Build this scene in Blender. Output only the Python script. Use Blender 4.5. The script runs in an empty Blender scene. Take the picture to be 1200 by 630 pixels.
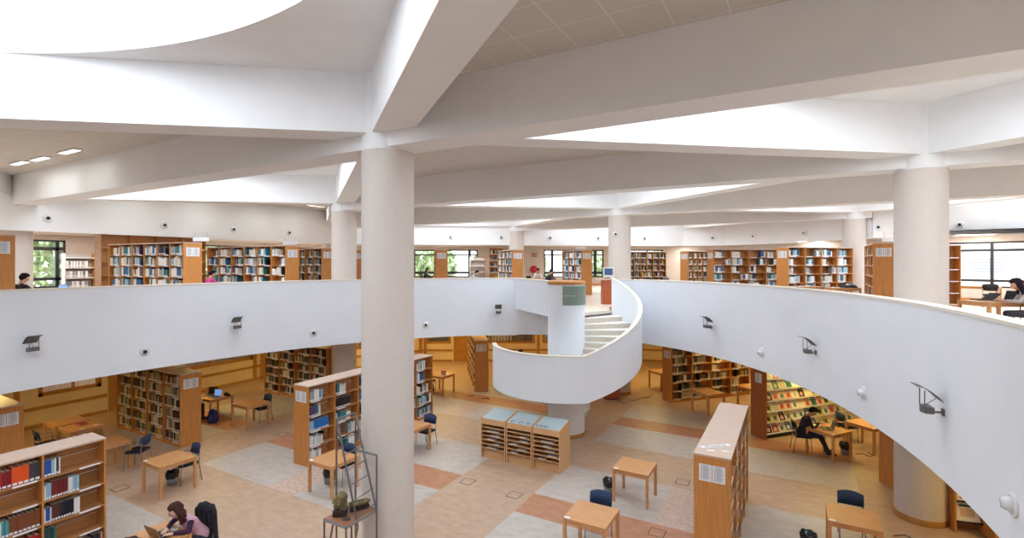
import bpy, bmesh, math, random
from mathutils import Vector, Matrix
import numpy as np
random.seed(7)
PI = math.pi
S = bpy.context.scene
COL = S.collection

# ------------------------------------------------------------------ materials
def lin(c):
    c = c / 255.0
    return c / 12.92 if c <= 0.04045 else ((c + 0.055) / 1.055) ** 2.4
def rgb(t): return (lin(t[0]), lin(t[1]), lin(t[2]), 1)
MATS = {}
def mat(name, c, rough=0.6, metal=0.0, spec=0.5, kind=None, sc=6.0, amt=0.12, c2=None, stretch=(1, 1, 1), emit=0, bump=0.0):
    if name in MATS: return MATS[name]
    m = bpy.data.materials.new(name); m.use_nodes = True
    nt = m.node_tree; b = nt.nodes['Principled BSDF']
    b.inputs['Base Color'].default_value = rgb(c)
    b.inputs['Roughness'].default_value = rough
    b.inputs['Metallic'].default_value = metal
    b.inputs['Specular IOR Level'].default_value = spec
    if emit:
        b.inputs['Emission Color'].default_value = rgb(c); b.inputs['Emission Strength'].default_value = emit
    if kind in ('noise', 'wood'):
        tc = nt.nodes.new('ShaderNodeTexCoord'); mp = nt.nodes.new('ShaderNodeMapping')
        mp.inputs['Scale'].default_value = stretch
        nz = nt.nodes.new('ShaderNodeTexNoise'); nz.inputs['Scale'].default_value = sc; nz.inputs['Detail'].default_value = 6
        nz.inputs['Roughness'].default_value = 0.62
        nt.links.new(tc.outputs['Object'], mp.inputs['Vector']); nt.links.new(mp.outputs[0], nz.inputs['Vector'])
        cr = nt.nodes.new('ShaderNodeValToRGB')
        a = c2 if c2 else tuple(max(0, v * (1 - amt)) for v in c)
        d = tuple(min(255, v * (1 + amt * 0.6)) for v in c)
        cr.color_ramp.elements[0].position = 0.3; cr.color_ramp.elements[0].color = rgb(a)
        cr.color_ramp.elements[1].position = 0.7; cr.color_ramp.elements[1].color = rgb(d)
        nt.links.new(nz.outputs['Fac'], cr.inputs[0]); nt.links.new(cr.outputs[0], b.inputs['Base Color'])
        if bump:
            bp = nt.nodes.new('ShaderNodeBump'); bp.inputs['Strength'].default_value = bump; bp.inputs['Distance'].default_value = 0.01
            nt.links.new(nz.outputs['Fac'], bp.inputs['Height']); nt.links.new(bp.outputs[0], b.inputs['Normal'])
    MATS[name] = m
    return m
white = mat('white_plaster', (234, 234, 236), 0.75, kind='noise', sc=1.2, amt=0.015)
ringw = mat('parapet_paint', (236, 241, 249), 0.6, kind='noise', sc=0.8, amt=0.015)
capm = mat('parapet_cap', (232, 226, 214), 0.5)
pink = mat('pink_render', (212, 203, 197), 0.8, kind='noise', sc=18, amt=0.02, bump=0.06)
outw = mat('outer_wall', (206, 196, 188), 0.8, kind='noise', sc=3, amt=0.03)
cream = mat('cream_wall', (222, 200, 160), 0.7, kind='noise', sc=2, amt=0.03)
fl_tan = mat('linoleum_tan', (190, 165, 144), 0.42, kind='noise', sc=3.2, amt=0.08, c2=(180, 149, 124), stretch=(1, 1.8, 1))
fl_gray = mat('linoleum_grey', (195, 186, 179), 0.42, kind='noise', sc=3.4, amt=0.07, stretch=(1, 1.8, 1))
fl_terra = mat('linoleum_terracotta', (188, 134, 104), 0.42, kind='noise', sc=3.4, amt=0.10, stretch=(1, 1.8, 1))
fl_pink = mat('linoleum_pinkish', (206, 180, 164), 0.42, kind='noise', sc=9, amt=0.12, stretch=(1, 1.2, 1))
fl_mez = mat('linoleum_upper', (224, 208, 190), 0.35, kind='noise', sc=3, amt=0.05)
oak = mat('oak_orange', (203, 136, 70), 0.42, kind='wood', sc=3.0, amt=0.10, stretch=(9, 9, 0.7))
oakd = mat('oak_inner', (184, 128, 78), 0.5, kind='wood', sc=3.0, amt=0.10, stretch=(1, 9, 9))
beech = mat('beech_top', (206, 180, 162), 0.42, kind='wood', sc=3.0, amt=0.04, stretch=(9, 1, 9))
tbl = mat('beech_table', (208, 152, 100), 0.36, kind='wood', sc=3.0, amt=0.08, stretch=(1.2, 9, 9))
rackw = mat('rack_wood', (216, 170, 122), 0.42, kind='wood', sc=3.0, amt=0.06, stretch=(1.2, 9, 9))
redw = mat('reddish_wood', (170, 84, 50), 0.4, kind='wood', sc=3.0, amt=0.10, stretch=(9, 9, 0.7))
must = mat('mustard_wood', (178, 124, 60), 0.45, kind='wood', sc=3.0, amt=0.10, stretch=(2, 2, 2))
paper = mat('paper_white', (236, 236, 240), 0.7)
ink = mat('print_grey', (158, 160, 172), 0.8)
inkd = mat('print_dark', (70, 68, 72), 0.8)
steel = mat('grey_steel', (120, 118, 120), 0.38, metal=0.7)
steeld = mat('dark_steel', (112, 106, 104), 0.45, metal=0.35)
chrome = mat('chair_tube', (150, 152, 158), 0.3, metal=0.8)
navy = mat('navy_fabric', (40, 58, 92), 0.8)
navyd = mat('dark_seat_fabric', (26, 28, 38), 0.85)
black = mat('black_matt', (20, 20, 22), 0.6)
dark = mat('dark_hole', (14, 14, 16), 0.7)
frame = mat('window_frame_dark', (44, 46, 54), 0.5)
binb = mat('bin_grey', (134, 142, 154), 0.45)
bagm = mat('bin_liner', (24, 26, 32), 0.3)
gtop = mat('rack_glass_top', (176, 194, 200), 0.3)
ruby = mat('red_paint', (190, 30, 36), 0.5)
fluted = mat('fluted_glass_green', (134, 152, 140), 0.3)
stepm = mat('stair_stone', (216, 206, 192), 0.6, kind='noise', sc=5, amt=0.04)
nosing = mat('stair_nosing', (236, 232, 224), 0.5)
wgrey = mat('fixture_white', (224, 226, 230), 0.4)
monm = mat('monitor_plastic', (220, 216, 206), 0.5)
screen = mat('monitor_screen', (60, 84, 120), 0.15, emit=0.25)
lapscreen = mat('laptop_screen', (110, 150, 215), 0.2, emit=0.8)
lapsilver = mat('laptop_silver', (120, 126, 136), 0.35, metal=0.3)
lapbrown = mat('laptop_lid_brown', (120, 96, 66), 0.3)
stone = mat('carved_stone', (122, 108, 72), 0.85, kind='noise', sc=22, amt=0.35, bump=0.6)
sdark = mat('dark_plinth', (52, 40, 36), 0.6)
corten = mat('brown_plate', (148, 98, 70), 0.5, kind='noise', sc=6, amt=0.15)
leaf = mat('leaf_green', (178, 200, 158), 0.7, kind='noise', sc=4, amt=0.35)
bark = mat('bark', (90, 74, 60), 0.9)
facade = mat('far_facade', (232, 230, 226), 0.8)
facwin = mat('far_window', (150, 156, 168), 0.3)
gravel = mat('outdoor_ground', (170, 166, 156), 0.9, kind='noise', sc=5, amt=0.1)
greenp = mat('sign_green', (40, 120, 70), 0.5)

tilem = bpy.data.materials.new('ceiling_tiles'); tilem.use_nodes = True
nt = tilem.node_tree; b = nt.nodes['Principled BSDF']; b.inputs['Roughness'].default_value = 0.8
tc = nt.nodes.new('ShaderNodeTexCoord'); br = nt.nodes.new('ShaderNodeTexBrick')
br.offset = 0; br.inputs['Scale'].default_value = 1.0; br.inputs['Brick Width'].default_value = 0.62; br.inputs['Row Height'].default_value = 0.62
br.inputs['Mortar Size'].default_value = 0.007; br.inputs['Mortar Smooth'].default_value = 0.2
br.inputs['Color1'].default_value = rgb((204, 197, 190)); br.inputs['Color2'].default_value = rgb((205, 198, 191)); br.inputs['Mortar'].default_value = rgb((228, 222, 216))
nt.links.new(tc.outputs['Object'], br.inputs['Vector']); nt.links.new(br.outputs['Color'], b.inputs['Base Color'])
tiles = tilem

glass = bpy.data.materials.new('window_glass'); glass.use_nodes = True
nt = glass.node_tree; nt.nodes.remove(nt.nodes['Principled BSDF'])
out = nt.nodes['Material Output']; tr = nt.nodes.new('ShaderNodeBsdfTransparent'); gl = nt.nodes.new('ShaderNodeBsdfGlossy')
gl.inputs['Roughness'].default_value = 0.03
mx = nt.nodes.new('ShaderNodeMixShader'); mx.inputs[0].default_value = 0.06
nt.links.new(tr.outputs[0], mx.inputs[1]); nt.links.new(gl.outputs[0], mx.inputs[2]); nt.links.new(mx.outputs[0], out.inputs['Surface'])

# ------------------------------------------------------------------ mesh builder
class MB:
    def __init__(s): s.v = []; s.f = []; s.m = []; s.mats = []; s.sm = []
    def mi(s, m):
        if m not in s.mats: s.mats.append(m)
        return s.mats.index(m)
    def add(s, vs, fs, m, smooth=False):
        o = len(s.v); s.v += [tuple(v) for v in vs]; k = s.mi(m)
        for f in fs: s.f.append(tuple(i + o for i in f)); s.m.append(k); s.sm.append(smooth)
    def box(s, x0, x1, y0, y1, z0, z1, m, M=None):
        vs = [Vector((x, y, z)) for z in (z0, z1) for (x, y) in ((x0, y0), (x1, y0), (x1, y1), (x0, y1))]
        if M: vs = [M @ v for v in vs]
        s.add(vs, [(0, 3, 2, 1), (4, 5, 6, 7), (0, 1, 5, 4), (1, 2, 6, 5), (2, 3, 7, 6), (3, 0, 4, 7)], m); return s
    def obox(s, c, d, L, w, z0, z1, m):
        """box starting at plan point c running L along plan direction d, width w centred"""
        dx, dy = d; l = math.hypot(dx, dy); dx /= l; dy /= l; nx, ny = -dy, dx
        vs = []
        for z in (z0, z1):
            for a, b_ in ((0, -w / 2), (L, -w / 2), (L, w / 2), (0, w / 2)):
                vs.append((c[0] + dx * a + nx * b_, c[1] + dy * a + ny * b_, z))
        s.add(vs, [(0, 3, 2, 1), (4, 5, 6, 7), (0, 1, 5, 4), (1, 2, 6, 5), (2, 3, 7, 6), (3, 0, 4, 7)], m); return s
    def prism(s, poly, z0, z1, m):
        n = len(poly)
        a = sum(poly[i][0] * poly[(i + 1) % n][1] - poly[(i + 1) % n][0] * poly[i][1] for i in range(n))
        if a < 0: poly = poly[::-1]
        vs = [(x, y, z0) for x, y in poly] + [(x, y, z1) for x, y in poly]
        fs = [tuple(range(n - 1, -1, -1)), tuple(range(n, 2 * n))] + [(i, (i + 1) % n, n + (i + 1) % n, n + i) for i in range(n)]
        s.add(vs, fs, m); return s
    def cyl(s, p0, p1, r0, r1, m, n=12, caps=True, smooth=True):
        p0 = Vector(p0); p1 = Vector(p1); d = (p1 - p0).normalized()
        u = d.orthogonal().normalized(); w = d.cross(u)
        vs = []
        for p, r in ((p0, r0), (p1, r1)):
            for i in range(n):
                t = 2 * PI * i / n; vs.append(p + u * (r * math.cos(t)) + w * (r * math.sin(t)))
        s.add(vs, [(i, (i + 1) % n, n + (i + 1) % n, n + i) for i in range(n)], m, smooth)
        if caps: s.add(vs[:n][::-1], [tuple(range(n))], m); s.add(vs[n:], [tuple(range(n))], m)
        return s
    def tube(s, pts, r, m, n=8):
        pts = [Vector(p) for p in pts]; rings = []
        u = None
        for i, p in enumerate(pts):
            d = (pts[min(i + 1, len(pts) - 1)] - pts[max(i - 1, 0)]).normalized()
            if u is None: u = d.orthogonal().normalized()
            u = (u - d * u.dot(d)).normalized(); w = d.cross(u)
            rings.append([p + u * (r * math.cos(2 * PI * k / n)) + w * (r * math.sin(2 * PI * k / n)) for k in range(n)])
        vs = [v for rg in rings for v in rg]; fs = []
        for i in range(len(pts) - 1):
            for k in range(n): fs.append((i * n + k, i * n + (k + 1) % n, (i + 1) * n + (k + 1) % n, (i + 1) * n + k))
        fs.append(tuple(range(n - 1, -1, -1))); fs.append(tuple(range((len(pts) - 1) * n, len(pts) * n)))
        s.add(vs, fs, m, True); return s
    def lathe(s, prof, m, n=24, c=(0, 0, 0), M=None):
        vs = []
        for r, z in prof:
            for k in range(n):
                v = Vector((c[0] + r * math.cos(2 * PI * k / n), c[1] + r * math.sin(2 * PI * k / n), c[2] + z))
                vs.append(M @ v if M else v)
        fs = [(i * n + k, i * n + (k + 1) % n, (i + 1) * n + (k + 1) % n, (i + 1) * n + k) for i in range(len(prof) - 1) for k in range(n)]
        s.add(vs, fs, m, True); return s
    def ell(s, c, r, m, n=14, M=None):
        c = Vector(c); vs = []; h = n // 2
        for i in range(h + 1):
            ph = PI * i / h
            for k in range(n):
                t = 2 * PI * k / n
                v = Vector((r[0] * math.sin(ph) * math.cos(t), r[1] * math.sin(ph) * math.sin(t), r[2] * math.cos(ph)))
                if M: v = M @ v
                vs.append(c + v)
        s.add(vs, [(i * n + k, (i + 1) * n + k, (i + 1) * n + (k + 1) % n, i * n + (k + 1) % n) for i in range(h) for k in range(n)], m, True); return s
    def mesh(s, name, bevel=0):
        me = bpy.data.meshes.new(name); me.from_pydata([tuple(v) for v in s.v], [], s.f)
        for m in s.mats: me.materials.append(m)
        me.polygons.foreach_set('material_index', s.m); me.polygons.foreach_set('use_smooth', s.sm)
        me.update(); return me
    def obj(s, name, parent=None, loc=None, rz=0, bevel=0, **kw):
        return link(name, s.mesh(name), parent, loc, rz, bevel, **kw)
def link(name, me, parent=None, loc=None, rz=0, bevel=0, label=None, cat=None, group=None, kind=None, rot=None, scale=None):
    o = bpy.data.objects.new(name, me); COL.objects.link(o)
    if parent: o.parent = parent
    if loc: o.location = loc
    if rz: o.rotation_euler = (0, 0, rz)
    if rot: o.rotation_euler = rot
    if scale: o.scale = scale
    if bevel:
        md = o.modifiers.new('Bevel', 'BEVEL'); md.width = bevel; md.segments = 2; md.limit_method = 'ANGLE'
    tag(o, label, cat, group, kind); return o
def tag(o, label=None, cat=None, group=None, kind=None):
    if label: o['label'] = label
    if cat: o['category'] = cat
    if group: o['group'] = group
    if kind: o['kind'] = kind
def thing(name, label, cat, loc=(0, 0, 0), rz=0, group=None):
    o = bpy.data.objects.new(name, None); COL.objects.link(o); o.empty_display_size = 0.1
    o.location = loc; o.rotation_euler = (0, 0, rz); tag(o, label, cat, group); return o
def copy_tree(o, parent=None):
    c = o.copy(); COL.objects.link(c); c.parent = parent
    for ch in [x for x in CH.get(o.name, [])]: 
        d = copy_tree(ch, c); CH.setdefault(c.name, []).append(d)
    return c
CH = {}
def reg(root):
    for o in root.children: CH.setdefault(root.name, []).append(o); reg(o)
def struct(mb, name, **kw): return mb.obj(name, kind='structure', **kw)

# ------------------------------------------------------------------ building geometry
ZM = 3.70           # upper floor
EA, EB, EC = 8.0, 11.3, 5.7   # ellipse of the void: half width, half depth, centre y
def ell(t, off=0.0):  # point of the void's edge at parameter t
    x = EA * math.cos(t); y = EB * math.sin(t)
    nx, ny = math.cos(t) / EA, math.sin(t) / EB; l = math.hypot(nx, ny)
    return (x + nx / l * off, EC + y + ny / l * off)
def t_of(x):  # parameter of far edge point with given x
    return math.acos(x / EA)

MEZ_OUT = [(-20.6, -9), (-20.6, 26.2), (-1.85, 37.0), (11.2, 28.85), (20.0, 24.4), (20.0, -9)]
GR_OUT = [(-15.2, -9), (-15.2, 14.3), (-11.2, 21.25), (-1.2, 27.2), (4.5, 28.6), (12.5, 25.5), (17.0, 18.0), (17.0, -9)]
FASC = [(-16.3, -9), (-16.3, 20.6), (-8.52, 26.75), (0, 33.2), (2.54, 33.2), (4.9, 32.0), (6.96, 30.0), (8.4, 27.7), (9.2, 26.7), (17.2, 26.2), (17.2, -9)]

def fill(outer, inner, z0, z1, m_top, m_bot, m_in, m_out):
    bm = bmesh.new(); mb = MB()
    for z, mm in ((z1, m_top), (z0, m_bot)):
        bm.clear(); es = []
        for loop in (outer, inner):
            if not loop: continue
            vs = [bm.verts.new((x, y, z)) for x, y in loop]
            es += [bm.edges.new((vs[i], vs[(i + 1) % len(vs)])) for i in range(len(vs))]
        bmesh.ops.triangle_fill(bm, use_beauty=True, use_dissolve=False, edges=es)
        bm.verts.index_update()
        fs = []
        for f in bm.faces:
            idx = [v.index for v in f.verts]
            if (f.normal.z < 0) == (z == z1): idx = idx[::-1]
            fs.append(tuple(idx))
        mb.add([v.co.copy() for v in bm.verts], fs, mm)
    for loop, mm in ((outer, m_out), (inner, m_in)):
        if not loop: continue
        n = len(loop)
        mb.add([(x, y, z0) for x, y in loop] + [(x, y, z1) for x, y in loop], [(i, (i + 1) % n, n + (i + 1) % n, n + i) for i in range(n)], mm)
    bm.free(); return mb

# ground floor with its inlaid linoleum pattern in one mesh
f = MB(); f.box(-24, 24, -9, 36, -0.2, 0, fl_tan)
def inlay(x0, x1, y0, y1, m): f.add([(x0, y0, 0.002), (x1, y0, 0.002), (x1, y1, 0.002), (x0, y1, 0.002)], [(0, 1, 2, 3)], m)
for sgn in (-1, 1):
    def I(a, b_, y0, y1, m): inlay(min(a * sgn, b_ * sgn), max(a * sgn, b_ * sgn), y0, y1, m)
    I(1.01, 3.73, 7.5, 9.35, fl_gray); I(3.73, 4.7, 7.5, 9.35, fl_pink); I(4.7, 7.43, 7.5, 9.35, fl_gray)
    I(1.01, 3.73, 9.35, 10.3, fl_terra); I(3.73, 4.7, 9.35, 10.3, fl_terra if sgn > 0 else fl_tan); I(4.7, 7.43, 9.35, 10.3, fl_terra)
    I(1.01, 3.73, 10.3, 12.2, fl_gray); I(3.73, 4.7, 10.3, 12.2, fl_pink); I(4.7, 7.5, 10.3, 12.2, fl_gray)
    I(1.01, 3.73, 14.2, 15.95, fl_gray); I(3.73, 4.7, 14.2, 15.95, fl_pink if sgn < 0 else fl_gray); I(4.7, 7.54, 14.05, 15.95, fl_gray)
    I(1.01, 7.54, 15.95, 16.9, fl_terra); I(1.01, 3.73, 16.9, 18.7, fl_gray); I(3.73, 5.2, 16.9, 18.3, fl_gray)
    I(1.01, 7.45, 3.7, 5.5, fl_gray); I(9.45, 12.3, 7.5, 9.35, fl_gray); I(9.45, 12.3, 9.35, 10.25, fl_terra); I(9.45, 12.3, 10.25, 13.6, fl_gray)
struct(f, 'floor')

# upper floor slab around the oval void
N = 128
inner = [ell(2 * PI * i / N) for i in range(N)]
sl = fill(MEZ_OUT, inner, 2.65, ZM, fl_mez, white, ringw, white)
struct(sl, 'floor')
# parapet: full height except where the stair landing opens
TL, TR = t_of(-2.75), t_of(1.45)
pw = MB(); cap = MB()
M_ = 150; ts = [TL + (2 * PI - (TL - TR)) * i / M_ for i in range(M_ + 1)]
def strip(mb, ts, o0, o1, z0, z1, m):
    vs = []
    for t in ts:
        a = ell(t, o0); b_ = ell(t, o1)
        vs += [(a[0], a[1], z0), (b_[0], b_[1], z0), (b_[0], b_[1], z1), (a[0], a[1], z1)]
    fs = []
    for i in range(len(ts) - 1):
        o = i * 4; q = o + 4
        for k in range(4): fs.append((o + k, o + (k + 1) % 4, q + (k + 1) % 4, q + k))
    fs.append((0, 1, 2, 3)); e = (len(ts) - 1) * 4; fs.append((e + 3, e + 2, e + 1, e))
    mb.add(vs, fs, m, False)
strip(pw, ts, -0.01, 0.17, 2.62, 4.71, ringw)
o = struct(pw, 'wall_parapet')
for p in o.data.polygons: p.use_smooth = True
o.modifiers.new('es', 'EDGE_SPLIT').split_angle = math.radians(30)
strip(cap, ts, -0.02, 0.19, 4.71, 4.75, capm)
struct(cap, 'trim_1')

# walls ---------------------------------------------------------------
def wall(name, p0, p1, z0, z1, th, m, ops=()):
    """ops: (s0, s1, za, zb) openings along the wall"""
    mb = MB(); d = (p1[0] - p0[0], p1[1] - p0[1]); L = math.hypot(*d); u = (d[0] / L, d[1] / L)
    at = lambda s_: (p0[0] + u[0] * s_, p0[1] + u[1] * s_)
    s_ = 0
    for a, b_, za, zb in sorted(ops):
        if a > s_: mb.obox(at(s_), d, a - s_, th, z0, z1, m)
        if za > z0: mb.obox(at(a), d, b_ - a, th, z0, za, m)
        if zb < z1: mb.obox(at(a), d, b_ - a, th, zb, z1, m)
        s_ = b_
    if s_ < L: mb.obox(at(s_), d, L - s_, th, z0, z1, m)
    return struct(mb, name)
WN = [0]
def window(p0, p1, s0, s1, za, zb, vert, horiz, fm=frame, fw=0.07, glazed=True, blind=None):
    d = (p1[0] - p0[0], p1[1] - p0[1]); L = math.hypot(*d); u = (d[0] / L, d[1] / L); n_ = (-u[1], u[0])
    at = lambda s_, o=0: (p0[0] + u[0] * s_ + n_[0] * o, p0[1] + u[1] * s_ + n_[1] * o)
    WN[0] += 1
    w = bpy.data.objects.new('window_%d' % WN[0], None); COL.objects.link(w); w['kind'] = 'structure'
    mb = MB()
    for z0, z1 in ((za, za + fw), (zb - fw, zb)): mb.obox(at(s0), d, s1 - s0, 0.12, z0, z1, fm)
    for s_ in (s0, s1 - fw): mb.obox(at(s_), d, fw, 0.12, za, zb, fm)
    for v in vert: mb.obox(at(v[0]), d, v[1], 0.1, za, zb, fm)
    for h in horiz: mb.obox(at(s0), d, s1 - s0, 0.1, h[0], h[0] + h[1], fm)
    mb.obj('window_frame', w)
    if glazed: MB().obox(at(s0 + .02), d, s1 - s0 - .04, 0.008, za + .02, zb - .02, glass).obj('pane', w)
    if blind:
        bl = MB(); s_ = s0 + blind[0]
        while s_ < s0 + blind[1]:
            bl.obox(at(s_, 0.2), d, 0.09, 0.02, za + .05, zb - .05, paper); s_ += blind[2]
        bl.obj('blind', w)
    return w
# ground floor walls
G = GR_OUT
ZB = 2.65
def gseg(i): return G[i], G[i + 1]
wall('wall_left', *gseg(0), 0, ZB, 0.2, cream, [(15.6, 17.3, 0.95, 2.4), (17.5, 18.5, 0, 2.3), (19.3, 23.0, 0.95, 2.4)])
window(*gseg(0), 15.6, 17.3, 0.95, 2.4, [(16.5, .06)], [], must, 0.12); window(*gseg(0), 19.3, 23.0, 0.95, 2.4, [(21.1, .06)], [], must, 0.12)
wall('wall_left', *gseg(1), 0, ZB, 0.2, cream, [(1.2, 3.6, 0.95, 2.4), (4.4, 7.2, .95, 2.4)])
window(*gseg(1), 1.2, 3.6, 0.95, 2.4, [(2.4, .06)], [], must, 0.12); window(*gseg(1), 4.4, 7.2, 0.95, 2.4, [(5.8, .06)], [], must, 0.12)
wall('wall_back', *gseg(2), 0, ZB, 0.2, cream, [(0.15, 1.45, 0.95, 2.4), (1.6, 2.6, 0, 2.3), (3.3, 6.0, .95, 2.4), (6.4, 9.4, .95, 2.4)])
window(*gseg(2), 0.15, 1.45, 0.95, 2.4, [], [], must, 0.12)
window(*gseg(2), 3.3, 6.0, 0.95, 2.4, [(5.0, .06)], [], must, 0.12, blind=(0.15, 1.5, 0.17)); window(*gseg(2), 6.4, 9.4, 0.95, 2.4, [], [], must, 0.12, blind=(0.1, 2.6, 0.17))
for i in (3, 4, 5, 6): wall('wall_right' if i > 3 else 'wall_back', *gseg(i), 0, ZB, 0.2, cream)
def door(i, s0, s1, nm):
    p0, p1 = gseg(i); d = (p1[0] - p0[0], p1[1] - p0[1]); L = math.hypot(*d); u = (d[0] / L, d[1] / L)
    at = lambda s_: (p0[0] + u[0] * s_, p0[1] + u[1] * s_)
    r = bpy.data.objects.new(nm, None); COL.objects.link(r); r['kind'] = 'structure'
    mb = MB(); mb.obox(at(s0 + .08), d, s1 - s0 - .16, 0.05, 0.01, 1.55, must)
    for a, b_, z0, z1 in ((s0 + .08, .18, 1.55, 2.2), (s1 - .26, .18, 1.55, 2.2), (s0 + .08, s1 - s0 - .16, 2.02, 2.2)): mb.obox(at(a), d, b_, 0.05, z0, z1, must)
    mb.obj('door_leaf', r)
    fr = MB(); fr.obox(at(s0), d, .08, .26, 0, 2.3, must).obox(at(s1 - .08), d, .08, .26, 0, 2.3, must).obox(at(s0), d, s1 - s0, .26, 2.2, 2.3, must); fr.obj('door_frame', r)
    MB().obox(at(s0 + .26), d, s1 - s0 - .52, .01, 1.55, 2.02, glass).obj('pane', r)
    h = MB(); q = at(s1 - .2); n_ = (u[1], -u[0]); h.tube([(q[0], q[1], 1.0), (q[0] + n_[0] * .07, q[1] + n_[1] * .07, 1.0), (q[0] + n_[0] * .07 - u[0] * .12, q[1] + n_[1] * .07 - u[1] * .12, 1.0)], .012, steel); h.obj('door_handle', r)
door(0, 17.5, 18.5, 'door_1'); door(2, 1.6, 2.6, 'door_2')
# wooden rails and skirting on the ground floor walls
TN = [1]
def rail(p0, p1, spans, z0, z1, m, off=0.13, th=.04):
    d = (p1[0] - p0[0], p1[1] - p0[1]); L = math.hypot(*d); u = (d[0] / L, d[1] / L); n_ = (u[1], -u[0])
    mb = MB()
    for a, b_ in spans: mb.obox((p0[0] + u[0] * a + n_[0] * off, p0[1] + u[1] * a + n_[1] * off), d, b_ - a, th, z0, z1, m)
    TN[0] += 1; return struct(mb, 'trim_%d' % TN[0])
sp = {0: [(0, 17.45), (18.55, 23.2)], 1: [(0, 8.0)], 2: [(0.1, 1.55), (2.65, 11.5)], 3: [(0, 5.8)], 4: [(0, 8.5)], 5: [(0, 8.7)], 6: [(0, 27)]}
for i in sp:
    rail(*gseg(i), sp[i], .56, .66, must); rail(*gseg(i), sp[i], 0, .1, must)
    rail(*gseg(i), [(a, a + .14) for a in ({0: (15.0, 18.55, 23.0), 1: (.1, 3.9, 7.7), 2: (.0, 2.7, 6.1, 9.6), 3: (.1,), 4: (.1,), 5: (.1,), 6: (.1,)}[i])], .1, ZB - .02, must)
# corridor wall behind the ground floor windows
cw = MB(); co = [(-18.5, -9), (-18.5, 15), (-13.5, 23.5), (-3, 30.6), (6, 32), (19, 28)]
for a, b_ in zip(co[:-1], co[1:]): cw.obox(a, (b_[0] - a[0], b_[1] - a[1]), math.hypot(b_[0] - a[0], b_[1] - a[1]), .2, 0, ZB, outw)
struct(cw, 'wall_corridor')

# upper outer walls with window bands
U = MEZ_OUT
ZT = 6.46
def useg(i): return U[i], U[(i + 1) % len(U)]
WA, WB = 4.28, 6.25
left_w = [(16.0, 18.15), (22.5, 33.0)]
wall('wall_left', *useg(0), ZM, ZT, .25, outw, [(a, b_, WA, WB) for a, b_ in left_w])
for a, b_ in left_w: window(*useg(0), a, b_, WA, WB, [(v, .13) for v in ([b_ - .32] if b_ < 20 else [a + 2.1, a + 4.2, a + 6.3, a + 8.4])], [(5.82, .14), (4.58, .12)])
back_w = [(2.7, 8.05), (12.8, 17.1), (19.0, 21.4)]
wall('wall_back', *useg(1), ZM, ZT, .25, outw, [(a, b_, WA, WB) for a, b_ in back_w])
for (a, b_), vv in zip(back_w, [[(3.35, .2), (5.7, .1), (7.35, .2)], [(13.3, .2), (15.0, .08), (16.4, .2)], [(20.2, .1)]]): window(*useg(1), a, b_, WA, WB, vv, [(5.84, .09), (4.52, .17)], fw=.09)
wall('wall_right', *useg(2), ZM, ZT, .25, outw)
WR = 6.18
wall('wall_right', *useg(3), ZM, ZT, .25, outw, [(0.3, 9.3, WA, WR)])
window(*useg(3), .3, 9.3, WA, WR, [(2.35, .1), (4.9, .1), (7.4, .1)], [(5.78, .1), (4.52, .1)])
for i in (4, 5): wall('wall_right' if i == 4 else 'wall_front', *useg(i), ZM, ZT, .25, outw)
bb = MB()
for i in (0, 1, 2, 3):
    a, b_ = useg(i); d = (b_[0] - a[0], b_[1] - a[1]); L = math.hypot(*d); u = (d[0] / L, d[1] / L)
    bb.obox((a[0] + u[1] * .15, a[1] - u[0] * .15), d, L, .04, ZM, ZM + .12, oak)
struct(bb, 'baseboard_upper')

# fascia of the tall hall and the lower ceiling outside it
fa = MB()
for a, b_ in zip(FASC[:-1], FASC[1:]): fa.obox(a, (b_[0] - a[0], b_[1] - a[1]), math.hypot(b_[0] - a[0], b_[1] - a[1]), .3, 6.38, 8.62, white)
struct(fa, 'wall_fascia')
lowc = fill(MEZ_OUT, [(x, max(y, -8.9)) for x, y in FASC], ZT, ZT + .15, white, outw, white, white)
struct(lowc, 'ceiling')
# closing wall behind the camera
struct(MB().box(-20.7, 20, -9.2, -9, ZM, 8.6, white), 'wall_front')
struct(MB().box(-24, 24, -9.2, -9, -.1, ZM, white), 'wall_front')

# roof lattice ----------------------------------------------------------
A_, B_ = 8.52, 6.7; Y0 = 6.6
cols = [(0, 6.6), (8.52, 13.3), (-8.52, 13.3), (0, 20.0), (-8.52, 26.7), (8.52, 26.7), (-17.04, 6.6), (17.04, 6.6), (17.04, 20.0), (-17.04, 20.0), (8.52, -0.1), (-8.52, -0.1)]
def pillar(x, y, r=.45):
    z_base = 0
    mb = MB(); mb.lathe([(r, 0.02), (r, 7.22)], pink, 48, (x, y, 0))
    mb.lathe([(r - .005, 7.22), (r - .005, 8.6)], white, 48, (x, y, 0))
    mb.lathe([(r + .012, 0), (r + .012, .12), (r, .125)], must, 48, (x, y, 0))
    return struct(mb, 'pillar')
for c in cols:
    if c in ((8.52, -.1),): continue
    pillar(*c)
def inside(x, y):
    for a, b_ in zip(FASC[:-1], FASC[1:]):
        if a[0] == b_[0]:
            if (a[1] < b_[1] and x < a[0]) or (a[1] > b_[1] and x > a[0]): return False
        elif a[0] <= x <= b_[0] and y > a[1] + (b_[1] - a[1]) * (x - a[0]) / (b_[0] - a[0]): return False
    return True
for k in range(-2, 5):
    y = Y0 + B_ * k
    xs = [x * .05 for x in range(-330, 345) if inside(x * .05, y)]
    if len(xs) < 20: continue
    if k == 1: xs = [x for x in xs if x > -8.9]
    struct(MB().box(xs[0], xs[-1], y - .33, y + .33, 7.25, 8.55, white), 'beam')
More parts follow.
